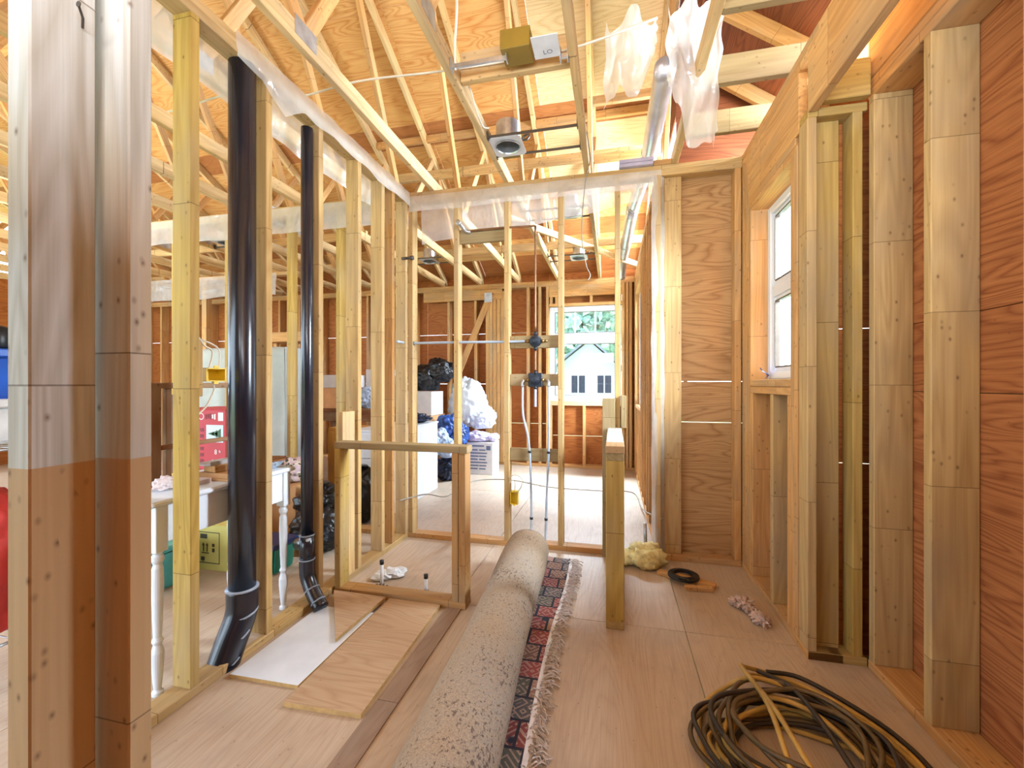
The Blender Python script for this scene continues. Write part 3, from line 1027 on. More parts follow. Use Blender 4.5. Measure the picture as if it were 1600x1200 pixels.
# braces and blocks running across the trusses
for a, b, y, z in ((-2.6, 0.42, 4.03, 3.30), (-2.6, 0.42, 5.15, 2.86), (-8, -2.7, 4.3, 2.86), (-8, -1.5, 5.4, 2.86)):
    lum('lateral_brace', (a, y, z), (b, y + 0.038, z + 0.089), 'pale', roof)
for i in range(0, 5):
    xa, xb = TX[i + 1] + 0.02, TX[i] - 0.02
    lum('roof_block', (xa, 4.28, zroof(4.28) - 0.10), (xb, 4.318, zroof(4.3) - 0.015), 'warm', roof)
for i in (0,):
    xa, xb = TX[i + 1] + 0.02, TX[i] - 0.02
    for y, z in ((3.62, 3.55), (4.15, 3.38), (3.88, 3.2)):
        lum('roof_block', (xa, y, z), (xb, y + 0.038, z + 0.07), 'warm', roof)
lum('chord_block', (TX[2] + 0.02, 2.07, TOP + 0.03), (TX[1] - 0.02, 2.108, TOP + 0.18), 'pale', roof)
stick('diagonal_web_brace', (-1.0, 3.9, 2.80), (0.40, 6.0, 2.80), Z_, 0.07, 0.03, 'pale', roof)
# gable end above the bump-out, and the lower shed roof beyond it
for y0, y1 in ((-0.8, 1.2), (1.2, 3.21), (3.21, 5.0)):
    sheet('plywood_sheet', (0.53, (y0 + y1) / 2, 3.95), Y_, Z_, y1 - y0 - 0.003, 0.9, 0.012, 'ply_dark', roof)
sd = Vector((-1, 0, 0.72)).normalized()
for y0, y1 in ((-0.8, 0.6), (0.603, 1.9), (1.903, 3.35)):
    sheet('roof_sheet', (0.965, (y0 + y1) / 2, 3.22), Y_, sd, y1 - y0, 1.12, 0.014, 'ply_dark', roof)
for y in (0.9, 1.5, 2.1, 2.7, 3.2):
    stick('shed_rafter', (1.38, y, 2.86), (0.55, y, 3.46), Y_, 0.038, 0.089, 'brownstud', roof)
for y in (1.42, 1.88, 2.34, 2.80):
    lum('shed_joist', (0.44, y, TOP + 0.001), (1.2, y + 0.038, TOP + 0.141), 'block', roof)
sheet('plywood_sheet', (0.90, 3.30, 3.1), X_, Z_, 0.9, 0.72, 0.012, 'ply_dark', roof)

# ================================================================== HALF WALLS
hw = thing('half_wall_frame', 'low open stud frame of a shower curb wall left of the rolled rug', 'half wall', (-1.17, 2.22, 0))
YH = 2.18
lum('bottom_plate', (-1.575, YH, 0), (-0.77, YH + 0.089, 0.038), 'brownstud', hw)
lum('top_plate', (-1.575, YH, 0.845), (-0.762, YH + 0.089, 0.883), 'block', hw)
for x in (-1.575, -0.85, -0.81):
    lum('stud', (x, YH, 0.038), (x + 0.038, YH + 0.089, 0.845), 'brownstud' if x > -1 else 'yellow', hw)
hw2 = thing('half_wall', 'solid low stud wall right of the fringed rug seen end on', 'half wall', (0.01, 2.6, 0))
lum('bottom_plate', (-0.032, 2.18, 0), (0.057, 3.083, 0.038), 'yellow', hw2)
lum('cap_board', (-0.034, 2.175, 0.875), (0.059, 3.083, 0.912), 'grey', hw2)
lum('top_plate', (-0.032, 2.18, 0.837), (0.057, 3.083, 0.875), 'block', hw2)
for y in (2.18, 2.6, 3.04):
    lum('stud', (-0.032, y, 0.038), (0.057, y + 0.038, 0.837), 'yellow', hw2)

# ================================================================== RUG
rug = thing('rug', 'rolled rug with patterned red pile and a pale fringe unrolled along its edge', 'rug', (-0.45, 1.8, 0))
bm = B()
AX0, AX1 = Vector((-0.432, 0.72, 0)), Vector((-0.545, 2.78, 0))
nseg, nr = 60, 26
rings = []
for i in range(nseg + 1):
    t = i / nseg
    c = AX0.lerp(AX1, t)
    sag = 1 + 0.035 * math.sin(t * 9.0) + 0.03 * noise.noise(Vector((t * 6, 0, 3)))
    dent = 0.94 if 0.62 < t < 0.68 else 1.0
    ring = []
    for j in range(nr):
        a = 2 * math.pi * j / nr
        rr = 0.132 * sag * dent * (1 + 0.025 * noise.noise(Vector((math.cos(a) * 2, math.sin(a) * 2, t * 8))))
        x = c.x + rr * 1.04 * math.cos(a)
        z = 0.128 + rr * 0.97 * math.sin(a)
        ring.append(bm.verts.new((x, c.y, max(z, 0.006))))
    rings.append(ring)
for a, b in zip(rings[:-1], rings[1:]):
    bridge(bm, a, b)
bm.faces.new(list(reversed(rings[0])))
# spiral step at the far end of the roll
inner = []
prev = rings[-1]
for s, dy in ((0.86, -0.004), (0.84, 0.012), (0.55, 0.012), (0.53, -0.006), (0.12, -0.006)):
    cc = Vector((AX1.x, AX1.y + dy, 0.13))
    ring = [bm.verts.new(cc + (Vector((v.co.x, AX1.y, v.co.z)) - Vector((AX1.x, AX1.y, 0.13))) * s) for v in rings[-1]]
    bridge(bm, prev, ring)
    prev = ring
bm.faces.new(prev)
mk('roll', bm, 'jute', rug, True)
bm = B()
grid_cloth(bm, lambda u, v: Vector((-0.50 + (0.212 + 0.01 * math.sin(v * 9)) * u, 0.72 + 2.24 * v, 0.012 + 0.004 * math.sin(v * 22) + 0.03 * (1 - u) ** 4)), 10, 60)
r_ = bmesh.ops.extrude_face_region(bm, geom=list(bm.faces))
for v in [g for g in r_['geom'] if isinstance(g, bmesh.types.BMVert)]:
    v.co.z -= 0.010
mk('pile', bm, 'rugpile', rug, True)
bm = B()
grid_cloth(bm, lambda u, v: Vector((-0.288 + 0.01 * math.sin(v * 9) + (0.034 - 0.018 * max(0, math.sin(v * 15)) + 0.01 * noise.noise(Vector((v * 12, 0, 0)))) * u, 0.72 + 2.24 * v, 0.0135 + 0.004 * math.sin(v * 22) - 0.008 * u)), 3, 90)
mk('selvage', bm, 'selvage', rug, True)
bm = B()
yy = 0.74
while yy < 2.96:
    v = (yy - 0.72) / 2.24
    x0 = -0.270 + 0.01 * math.sin(v * 9) + random.uniform(-0.006, 0.012)
    ln = random.uniform(0.03, 0.065)
    sl = random.uniform(-0.045, 0.03) + 0.02 * math.sin(v * 31)
    flip = -0.5 if random.random() < 0.10 else 1.0
    pts = [Vector((x0, yy, 0.013)), Vector((x0 + ln * 0.35 * flip, yy + sl * 0.3, random.uniform(0.014, 0.026))), Vector((x0 + ln * 0.7 * flip, yy + sl * 0.7 + random.uniform(-0.008, 0.008), random.uniform(0.010, 0.022))), Vector((x0 + ln * flip, yy + sl + random.uniform(-0.015, 0.015), 0.006 if flip > 0 else 0.02))]
    add_tube(bm, smooth_path(pts, 2), 0.0028, 4, True, [0.0022] * 3 + [0.0030] * 2 + [0.0026] * 2)
    yy += random.uniform(0.0035, 0.0075)
tag(mk('fringe', bm, 'fringe', rug), kind='stuff')

# ================================================================== BOARDS ON THE FLOOR
def flat_board(name, label, cat, poly, z0, z1, top_mat, edge_mat, lift=0.0):
    bm = B()
    lo = [bm.verts.new((x, y, z0)) for x, y in poly]
    hi = [bm.verts.new((x, y, z1)) for x, y in poly]
    bm.faces.new(list(reversed(lo)))
    f = bm.faces.new(hi)
    n = len(poly)
    for i in range(n):
        e = bm.faces.new((lo[i], lo[(i + 1) % n], hi[(i + 1) % n], hi[i]))
        e.material_index = 1
    o = mk(name, bm, [top_mat, edge_mat])
    return tag(o, label, cat)


flat_board('melamine_board', 'white faced shelf board lying flat beside the left stud wall', 'board', [(-1.222, 1.462), (-1.222, 2.02), (-1.545, 2.02), (-1.545, 1.455)], 0.001, 0.017, 'melamine', 'plyedge')
flat_board('plywood_board', 'long plywood offcut lying flat in front of the shower frame', 'board', [(-0.89, 1.385), (-0.912, 2.172), (-1.215, 2.172), (-1.21, 1.37)], 0.001, 0.020, 'looseply', 'plyedge')
flat_board('plywood_triangle', 'triangular plywood scrap lying over the white board end', 'board', [(-1.252, 1.74), (-1.229, 2.150), (-1.56, 2.155)], 0.0205, 0.036, 'looseply', 'plyedge')

# ================================================================== DRAIN STACKS
st = thing('drain_stack', 'thick black plastic drain pipe rising in the left stud wall', 'pipe', (-1.63, 1.6, 0))
bm = B()
add_tube(bm, [(-1.63, 1.60, 0.24), (-1.63, 1.60, 1.2), (-1.63, 1.60, 2.66)], 0.055, 24)
mk('straight_pipe', bm, 'abs', st, True)
bm = B()
add_tube(bm, smooth_path([(-1.63, 1.60, 0.30), (-1.63, 1.60, 0.22), (-1.632, 1.585, 0.16), (-1.636, 1.545, 0.08), (-1.640, 1.50, -0.02)], 5), 0.064, 24)
mk('elbow', bm, 'abs', st, True)
for p, d in (((-1.63, 1.60, 0.30), (0, 0, 1)), ((-1.63, 1.596, 0.195), (0, -0.2, 1)), ((-1.634, 1.565, 0.12), (0, -0.45, 0.9)), ((-1.639, 1.52, 0.03), (0, -0.45, 0.9))):
    bm = B()
    d = Vector(d).normalized()
    p = Vector(p)
    add_tube(bm, [p - d * 0.004, p + d * 0.004], 0.0665, 24)
    mk('joint_ring', bm, 'glue', st, True)
st2 = thing('drain_pipe', 'thin black plastic drain pipe with a bent foot behind the white board', 'pipe', (-1.63, 2.02, 0))
bm = B()
add_tube(bm, [(-1.63, 2.02, 0.36), (-1.63, 2.02, 1.4), (-1.63, 2.02, 2.62)], 0.031, 20)
mk('straight_pipe', bm, 'abs', st2, True)
bm = B()
add_tube(bm, [(-1.63, 2.02, 0.26), (-1.63, 2.02, 0.40)], 0.039, 20)
add_tube(bm, smooth_path([(-1.63, 2.02, 0.33), (-1.68, 2.05, 0.33), (-1.74, 2.09, 0.31)], 3), 0.034, 16)
mk('tee_fitting', bm, 'abs', st2, True)
bm = B()
add_tube(bm, smooth_path([(-1.63, 2.02, 0.28), (-1.63, 2.02, 0.19), (-1.612, 2.015, 0.14), (-1.56, 1.995, 0.075), (-1.505, 1.975, 0.03)], 5), 0.039, 20)
mk('elbow', bm, 'abs', st2, True)
for p, d in (((-1.63, 2.02, 0.395), (0, 0, 1)), ((-1.63, 2.02, 0.262), (0, 0, 1)), ((-1.585, 2.005, 0.105), (0.7, -0.25, -0.75)), ((-1.53, 1.985, 0.055), (0.7, -0.25, -0.6))):
    bm = B()
    d = Vector(d).normalized(); p = Vector(p)
    add_tube(bm, [p - d * 0.003, p + d * 0.003], 0.041, 20)
    mk('joint_ring', bm, 'glue', st2, True)
bm = B()
add_box(bm, (-1.6, 1.975, 0.375), (-1.588, 2.0, 0.386))
mk('maker_label', bm, 'abs_label', st2)

# ================================================================== PLUMBING IN THE MIDDLE WALL
def valve(loc, square, label):
    x, y, z = loc
    v = thing('shower_valve', label, 'valve', loc)
    bm = B()
    if square:
        add_box(bm, (x - 0.053, y - 0.015, z - 0.053), (x + 0.053, y, z + 0.053), 0.004)
        add_lathe(bm, [(0.036, 0), (0.036, 0.02), (0.022, 0.024), (0.022, 0.05), (0.012, 0.052)], (x, y - 0.015, z), 16, True, X_, Z_, -Y_)
    else:
        add_lathe(bm, [(0.044, 0), (0.047, 0.012), (0.040, 0.03), (0.024, 0.034), (0.022, 0.06), (0.010, 0.064)], (x, y, z), 12, True, X_, Z_, -Y_)
    mk('valve_body', bm, 'valve', v)
    for s in (-1, 1):
        bm = B()
        add_tube(bm, [(x + s * 0.045, y - 0.005, z), (x + s * 0.066, y - 0.005, z)], 0.013, 10)
        add_tube(bm, [(x + s * 0.066, y - 0.005, z), (x + s * 0.09, y - 0.005, z)], 0.010, 10)
        mk('side_port', bm, 'brass', v, True)
    for za, zb in ((z + 0.04, z + 0.07), (z - 0.07, z - 0.04)):
        bm = B()
        add_tube(bm, [(x, y - 0.005, za), (x, y - 0.005, zb)], 0.012, 10)
        mk('upright_port', bm, 'valve', v, True)
    return v


valve((-0.56, 3.148, 1.54), False, 'round dark diverter valve on the upper wood block')
valve((-0.56, 3.148, 1.25), True, 'square dark mixing valve on the lower wood block')
cp = thing('shower_pipe', 'dull copper riser from the round valve up to the shower arm', 'pipe', (-0.56, 3.14, 1.3))
tube_obj('riser', [(-0.56, 3.14, 1.61), (-0.56, 3.14, 2.0), (-0.56, 3.14, 2.40)], 0.008, 'copper', cp)
tube_obj('cross_run', [(-0.56, 3.14, 2.40), (-0.80, 3.14, 2.405), (-1.08, 3.14, 2.40)], 0.008, 'copper', cp)
tube_obj('valve_link', [(-0.56, 3.14, 1.32), (-0.56, 3.14, 1.40), (-0.56, 3.14, 1.47)], 0.008, 'copper', cp)
tube_obj('drop_stub', [(-0.56, 3.14, 1.18), (-0.56, 3.14, 1.12), (-0.56, 3.14, 1.05)], 0.009, 'pex', cp)
bm = B()
add_tube(bm, smooth_path([(-1.07, 3.14, 2.395), (-1.10, 3.13, 2.40), (-1.12, 3.11, 2.42), (-1.135, 3.06, 2.44)], 4), 0.014, 10)
add_lathe(bm, [(0.020, 0), (0.020, 0.02), (0.012, 0.02)], (-1.135, 3.06, 2.44), 12, True, X_, Z_, -Y_)
mk('shower_elbow', bm, 'metal', cp, True)
sp = thing('supply_pipe', 'grey horizontal water pipe from the round valve to the corner studs', 'pipe', (-1.1, 3.14, 1.545))
tube_obj('pipe_run', [(-0.64, 3.14, 1.54), (-0.80, 3.14, 1.54), (-1.2, 3.14, 1.545), (-1.62, 3.14, 1.545)], 0.010, 'pex', sp)
bm = B()
add_tube(bm, [(-1.60, 3.14, 1.545), (-1.54, 3.14, 1.545)], 0.016, 10)
mk('coupling', bm, 'darkmetal', sp, True)
tube_obj('pipe_tail', [(-1.60, 2.97, 1.545), (-1.60, 3.0, 1.545), (-1.60, 3.07, 1.545)], 0.010, 'pex', sp)
def pex(xa, pts, label):
    t = thing('water_tube', label, 'pipe', (xa, 3.13, 0))
    tube_obj('flexible_tube', pts, 0.0085, 'pex', t)
    for z in (0.715, 0.22):
        p = min(pts, key=lambda q: abs(q[2] - z))
        bm = B()
        add_tube(bm, [(p[0], p[1], z - 0.008), (p[0], p[1], z + 0.008)], 0.0125, 10)
        mk('crimp_band', bm, 'black', t, True)
    bm = B()
    add_tube(bm, smooth_path([pts[0], (pts[0][0], pts[0][1], pts[0][2] + 0.03), (-0.56 + (0.09 if pts[0][0] > -0.56 else -0.09), 3.142, 1.25)], 3), 0.011, 10)
    mk('elbow', bm, 'metal', t, True)


pex(-0.64, [(-0.655, 3.13, 1.20), (-0.652, 3.125, 1.0), (-0.618, 3.125, 0.85), (-0.602, 3.13, 0.715), (-0.592, 3.125, 0.5), (-0.588, 3.13, 0.22), (-0.592, 3.10, 0.0)], 'left flexible grey water tube bowing down from the square valve')
pex(-0.46, [(-0.458, 3.13, 1.20), (-0.456, 3.13, 1.0), (-0.459, 3.13, 0.715), (-0.468, 3.125, 0.5), (-0.478, 3.13, 0.22), (-0.482, 3.10, 0.0)], 'right straight grey water tube below the square valve')
bm = B()
add_tube(bm, [(-1.585, 3.02, 2.19), (-1.50, 3.02, 2.19)], 0.011, 10)
add_tube(bm, [(-1.515, 3.02, 2.19), (-1.49, 3.02, 2.19)], 0.017, 10)
tag(mk('pipe_stub', bm, 'darkmetal', None, True), 'short capped metal pipe stub poking from the corner studs', 'pipe')

# riser stubs through the floor
def stub(x, y, h, label):
    t = thing('riser_stub', label, 'pipe', (x, y, 0))
    bm = B()
    add_tube(bm, [(x, y, 0), (x, y, h - 0.022)], 0.0105, 12)
    mk('tube', bm, 'whiteplastic', t, True)
    bm = B()
    add_tube(bm, [(x, y, h - 0.024), (x, y, h)], 0.0125, 12)
    mk('cap', bm, 'black', t, True)
    bm = B()
    add_tube(bm, [(x, y, 0.004), (x, y, 0.022)], 0.016, 12)
    add_box(bm, (x - 0.045, y - 0.01, 0.001), (x + 0.045, y + 0.01, 0.006))
    add_lathe(bm, [(0.008, 0), (0.008, 0.012)], (x - 0.034, y, 0.005), 8)
    add_lathe(bm, [(0.008, 0), (0.008, 0.012)], (x + 0.034, y, 0.005), 8)
    mk('clamp', bm, 'darkmetal', t)


stub(-1.345, 2.31, 0.165, 'white capped water stub beside the crumpled film inside the shower frame')
stub(-1.055, 2.30, 0.115, 'shorter capped water stub standing nearest the rolled rug')
bm = B()
add_tube(bm, [(0.235, 3.25, 0.0), (0.23, 3.25, 0.205)], 0.012, 12)
tag(mk('floor_stub', bm, 'metal', None, True), 'grey metal pipe stub rising through the floor behind the yellow insulation', 'pipe')
bm = B()
for i in range(5):
    blob(bm, (-1.43 + 0.03 * i + random.uniform(-0.02, 0.02), 2.40 + 0.02 * i, 0.02 + 0.012 * (i % 3)), (0.05, 0.04, 0.022), 2, 0.5, 3, False, i)
for v in bm.verts:
    v.co.z = max(v.co.z, 0.002)
tag(mk('crumpled_film', bm, 'bagwhite', None, False), 'crumpled white plastic scrap on the shower floor', 'plastic scrap')

# toilet flange on wood scraps
fl = thing('closet_flange', 'black toilet flange ring resting on two wood strips', 'flange', (0.43, 2.83, 0.024))
bm = B()
add_lathe(bm, [(0.056, 0.0), (0.092, 0.0), (0.094, 0.004), (0.092, 0.012), (0.066, 0.014), (0.062, 0.02), (0.054, 0.02), (0.052, 0.0)], (0.43, 2.83, 0.0235), 36, False)
mk('ring', bm, 'black', fl)
for i in range(8):
    a = i * math.pi / 4 + 0.2
    bm = B()
    add_lathe(bm, [(0.006, 0), (0.006, 0.004), (0.003, 0.005)], (0.43 + 0.079 * math.cos(a), 2.83 + 0.079 * math.sin(a), 0.035), 8)
    mk('slot_bolt', bm, 'darkmetal', fl)
w1 = stick('wood_strip', (0.285, 2.89, 0.0115), (0.60, 2.76, 0.0115), Z_, 0.022, 0.055, 'warm')
tag(w1, 'longer pale wood strip under the black flange ring', 'wood scrap')
w2 = stick('wood_strip', (0.42, 2.705, 0.0115), (0.575, 2.715, 0.0115), Z_, 0.022, 0.04, 'warm')
tag(w2, 'short wood strip lying in front of the black flange ring', 'wood scrap')

bm = B()
for i, (x, y, z, r) in enumerate(((0.12, 3.0, 0.05, 0.08), (0.20, 2.96, 0.06, 0.09), (0.26, 3.0, 0.06, 0.085), (0.17, 3.03, 0.10, 0.06), (0.23, 2.93, 0.045, 0.06), (0.09, 2.96, 0.04, 0.05), (0.25, 3.03, 0.11, 0.06))):
    blob(bm, (x, y, z), (r, r * 0.7, r * 0.62), 3, 0.5, 2.6, False, i + 3)
for v in bm.verts:
    v.co.z = max(v.co.z, 0.002)
tag(mk('insulation_scrap', bm, 'insul', None, True), 'pale yellow wad of fibreglass insulation by the door jamb', 'insulation')
bm = B()
for i, (x, y, r) in enumerate(((0.69, 2.565, 0.046), (0.715, 2.51, 0.036), (0.728, 2.45, 0.032), (0.74, 2.405, 0.042), (0.66, 2.575, 0.034), (0.755, 2.42, 0.025), (0.70, 2.59, 0.03))):
    blob(bm, (x, y, r * 0.45), (r * 0.8, r, r * 0.6), 4, 0.95, 3.4, False, i + 13)
for v in bm.verts:
    v.co.z = max(v.co.z, 0.002)
tag(mk('insulation_scrap', bm, 'insulpink', None, True), 'small pink insulation scrap on the floor near the window wall', 'insulation')

# coiled extension cord
coil = thing('cord_coil', 'loose coil of dirty yellow and brown extension cord on the floor', 'cord', (0.62, 1.58, 0))
for k in range(15):
    mat = ('cordyellow', 'cordbrown', 'corddark')[(0, 1, 0, 2, 1, 1, 0, 1, 2, 1, 0, 1, 1, 2, 1)[k]]
    rx, ry = random.uniform(0.17, 0.29), random.uniform(0.17, 0.27)
    cx, cy = 0.58 + random.uniform(-0.03, 0.03), 1.53 + random.uniform(-0.03, 0.03)
    z0 = 0.012 + 0.0065 * k
    ph = random.uniform(0, 6.28)
    pts = []
    for i in range(37):
        a = ph + i / 36 * 2 * math.pi * 1.06
        w_ = 1 + 0.05 * math.sin(3 * a + ph) + 0.03 * math.sin(5 * a + k)
        pts.append((cx + rx * w_ * math.cos(a), cy + ry * w_ * math.sin(a), max(0.010, z0 + 0.012 * math.sin(2 * a + ph * 2))))
    bm = B()
    add_tube(bm, smooth_path(pts, 2), 0.0085, 7)
    mk('cord_loop', bm, mat, coil, True)
for mat, pts in (('cordyellow', [(0.50, 1.36, 0.10), (0.52, 1.62, 0.12), (0.50, 1.85, 0.10), (0.53, 1.94, 0.05), (0.62, 1.97, 0.02), (0.74, 1.93, 0.012), (0.84, 1.84, 0.012), (0.92, 1.72, 0.012), (0.95, 1.58, 0.012), (0.90, 1.40, 0.012)]),
                 ('cordyellow', [(0.56, 1.36, 0.11), (0.53, 1.60, 0.13), (0.515, 1.80, 0.09), (0.545, 1.90, 0.045), (0.64, 1.93, 0.02), (0.76, 1.88, 0.012), (0.86, 1.78, 0.012), (0.93, 1.64, 0.012), (0.93, 1.45, 0.012), (0.84, 1.30, 0.012)]),
                 ('corddark', [(0.62, 1.96, 0.03), (0.74, 1.95, 0.03), (0.88, 1.83, 0.018), (0.95, 1.70, 0.018), (0.97, 1.55, 0.014), (0.94, 1.36, 0.012)]),
                 ('corddark', [(0.57, 1.91, 0.06), (0.63, 1.85, 0.07), (0.64, 1.75, 0.11), (0.66, 1.60, 0.12), (0.68, 1.42, 0.10)]),
                 ('cordyellow', [(0.30, 1.40, 0.012), (0.29, 1.56, 0.012), (0.33, 1.72, 0.014), (0.42, 1.80, 0.04), (0.52, 1.81, 0.09), (0.66, 1.80, 0.07), (0.78, 1.72, 0.05), (0.86, 1.60, 0.02), (0.90, 1.46, 0.012)])):
    tube_obj('cord_loop', pts, 0.0088, mat, coil, 7, 6)

# thin cable lying across the far room floor
bm = B()
add_tube(bm, smooth_path([(-1.60, 3.0, 0.32), (-1.52, 3.30, 0.30), (-1.60, 3.9, 0.12), (-1.72, 4.5, 0.01), (-1.678, 5.1, 0.008), (-1.26, 5.25, 0.008), (-0.711, 4.99, 0.008), (-0.12, 4.95, 0.008), (0.22, 4.95, 0.008), (0.275, 4.2, 0.04), (0.33, 3.075, 0.30)], 8), 0.006, 6)
tag(mk('floor_cable', bm, 'cablegrey', None, True), 'thin grey cable trailing across the far room floor', 'cable')

# ================================================================== ELECTRICAL
def outlet_box(c, ex, ey, label, w, h, wires):
    c = Vector(c); ex = Vector(ex); ey = Vector(ey); ez = ex.cross(ey)
    t = thing('outlet_box', label, 'electrical box', c)
    bm = B()
    hw_, hh, d, th = w / 2, h / 2, 0.055, 0.004
    def P(a, b, q):
        return c + ex * a + ey * b + ez * q
    def slab(a0, a1, b0, b1, q0, q1):
        vs = [bm.verts.new(P(a, b, q)) for a in (a0, a1) for b in (b0, b1) for q in (q0, q1)]
        for f in ((0, 1, 3, 2), (4, 6, 7, 5), (0, 4, 5, 1), (2, 3, 7, 6), (0, 2, 6, 4), (1, 5, 7, 3)):
            bm.faces.new([vs[i] for i in f])
    slab(-hw_, hw_, -hh, hh, -d, -d + th)
    slab(-hw_, -hw_ + th, -hh, hh, -d, 0)
    slab(hw_ - th, hw_, -hh, hh, -d, 0)
    slab(-hw_, hw_, hh - th, hh, -d, 0)
    slab(-hw_, hw_, -hh, -hh + th, -d, 0)
    for sgn in (-1, 1):
        slab(-0.008, 0.008, sgn * (hh + 0.004) - 0.006, sgn * (hh + 0.004) + 0.006, -0.01, 0)
    mk('box_shell', bm, 'yellowbox', t)
    for i, pts in enumerate(wires):
        tube_obj('wire', pts, 0.0035, 'cablewhite', t, 6)
    return t


outlet_box((-1.585, 1.43, 1.258), (0.25, 0.968, 0), (0, 0, 1), 'yellow switch box on the yellow stud beside the thick drain pipe', 0.075, 0.055,
           [[(-1.60, 1.355, 1.42), (-1.60, 1.39, 1.375), (-1.60, 1.42, 1.36), (-1.602, 1.425, 1.33), (-1.602, 1.41, 1.28)],
            [(-1.60, 1.36, 1.40), (-1.60, 1.42, 1.385), (-1.602, 1.455, 1.365), (-1.602, 1.46, 1.33), (-1.602, 1.455, 1.28)],
            [(-1.602, 1.425, 1.235), (-1.602, 1.435, 1.20), (-1.602, 1.42, 1.165), (-1.602, 1.40, 1.13), (-1.602, 1.365, 1.10)]])
outlet_box((-0.715, 3.105, 0.367), (1, 0.1, 0), (0, 0, 1), 'yellow outlet box low on a stud behind the water tubes', 0.058, 0.095,
           [[(-0.72, 3.13, 0.40), (-0.71, 3.12, 0.47), (-0.73, 3.12, 0.50), (-0.755, 3.12, 0.47)],
            [(-0.70, 3.13, 0.40), (-0.66, 3.11, 0.46), (-0.66, 3.11, 0.52), (-0.72, 3.11, 0.54), (-0.76, 3.12, 0.50)]])

bm = B()
add_tube(bm, smooth_path([(-3.4, 2.06, 2.90), (-2.97, 2.06, 2.905), (-2.58, 2.06, 2.885), (-2.2, 2.06, 2.92), (-1.80, 2.06, 2.832), (-1.35, 2.06, 2.86), (-0.90, 2.06, 2.836), (-0.50, 2.06, 2.824), (-0.18, 2.06, 2.832), (0.2, 2.06, 2.90)], 6), 0.0055, 6)
tag(mk('ceiling_cable', bm, 'cablewhite', None, True), 'white electrical cable strung across the truss bottoms', 'cable')
bm = B()
add_tube(bm, smooth_path([(-0.15, 2.6, 2.735), (-0.145, 2.9, 2.73), (-0.17, 3.07, 2.74), (-0.195, 3.085, 2.60), (-0.215, 3.09, 2.30), (-0.185, 3.09, 2.08), (-0.155, 3.09, 2.0), (-0.17, 3.085, 1.96)], 6), 0.0042, 6)
tag(mk('hanging_cable', bm, 'cablegrey', None, True), 'thin grey cable dangling over the middle wall top plate', 'cable')
bm = B()
add_tube(bm, smooth_path([(-0.742, 2.13, 2.80), (-0.735, 2.18, 2.78), (-0.735, 2.25, 2.74), (-0.742, 2.40, 2.735), (-0.735, 2.50, 2.78)], 6), 0.0045, 6)
tag(mk('chord_cable', bm, 'cablewhite', None, True), 'white cable stapled along a truss chord to the nearest light can', 'cable')

def can_light(x, y, label, bars, box_side=1, w=0.205, tilt=0.0):
    """new-work recessed light: plate with a hole, can above, junction box, two hanger bars"""
    t = thing('recessed_light', label, 'recessed light', (x, y, 2.745), 'recessed light housings between the trusses')
    z = 2.748
    bm = B()
    n = 28
    h = w / 2
    outer = []
    for i in range(n):
        a = 2 * math.pi * i / n
        c, s = math.cos(a), math.sin(a)
        m = max(abs(c), abs(s))
        outer.append((x + h * c / m, y + h * 1.12 * s / m))
    r0 = 0.077
    for z_ in (0,):
        o = [bm.verts.new((p[0], p[1], z)) for p in outer]
        i_ = [bm.verts.new((x + r0 * math.cos(2 * math.pi * q / n), y + r0 * math.sin(2 * math.pi * q / n), z)) for q in range(n)]
        o2 = [bm.verts.new((p[0], p[1], z + 0.002)) for p in outer]
        bridge(bm, o, i_)
        bridge(bm, o, o2)
    mk('mounting_plate', bm, 'platewhite', t)
    bm = B()
    add_lathe(bm, [(r0 + 0.006, -0.006), (r0, -0.008), (r0 - 0.004, 0.0), (r0 - 0.004, 0.14), (0.0, 0.142), (0.0, 0.145), (r0, 0.144), (r0, 0.0)], (x, y, z), n, False)
    mk('can', bm, 'metal', t, False)
    bm = B()
    add_box(bm, (x - 0.06, y - 0.006, z + 0.045), (x + 0.06, y + 0.006, z + 0.05))
    mk('lamp_bracket', bm, 'platewhite', t)
    bm = B()
    yb = y + box_side * 0.135
    add_box(bm, (x - 0.07, yb - 0.03, z + 0.01), (x + 0.05, yb + 0.03, z + 0.10), 0.003)
    mk('junction_box', bm, 'olive', t)
    for dy in (-0.115, 0.115):
        bm = B()
        xa, xb = bars
        add_box(bm, (xa, y + dy - 0.004, z + 0.002), (xb, y + dy + 0.004, z + 0.016))
        add_box(bm, (xa - 0.0, y + dy - 0.016, z - 0.008), (xa + 0.006, y + dy + 0.016, z + 0.04))
        add_box(bm, (xb - 0.006, y + dy - 0.016, z - 0.008), (xb, y + dy + 0.016, z + 0.04))
        mk('hanger_bar', bm, 'darkmetal', t)
    tube_obj('conduit', [(x + 0.04, yb, z + 0.09), (x + 0.08, yb, z + 0.135), (x + 0.12, yb - 0.03, z + 0.12), (x + 0.11, yb - 0.07, z + 0.07), (x + 0.06, yb - 0.09, z + 0.06)], 0.007, 'darkmetal', t, 8)
    return t


def bars_at(x):
    for a, b in zip(TX[1:], TX[:-1]):
        if a < x < b:
            return (a + 0.02, b - 0.02)


for x, y, lab in ((-0.655, 2.67, 'recessed light housing nearest overhead with round opening and looped conduit'),
                  (-0.37, 3.84, 'recessed light housing just past the middle wall top plate near the dangling cable'),
                  (-0.395, 5.22, 'small recessed light housing nearest above the far window'),
                  (-2.22, 4.95, 'recessed light housing over the black bag and boxes in the far corner'),
                  (-4.08, 3.80, 'recessed light housing beside the thick black drain pipe top'),
                  (-3.18, 3.42, 'recessed light housing between the two black pipes'),
                  (-2.55, 3.52, 'recessed light housing over the patterned left wall studs by the thin pipe')):
    can_light(x, y, lab, bars_at(x))
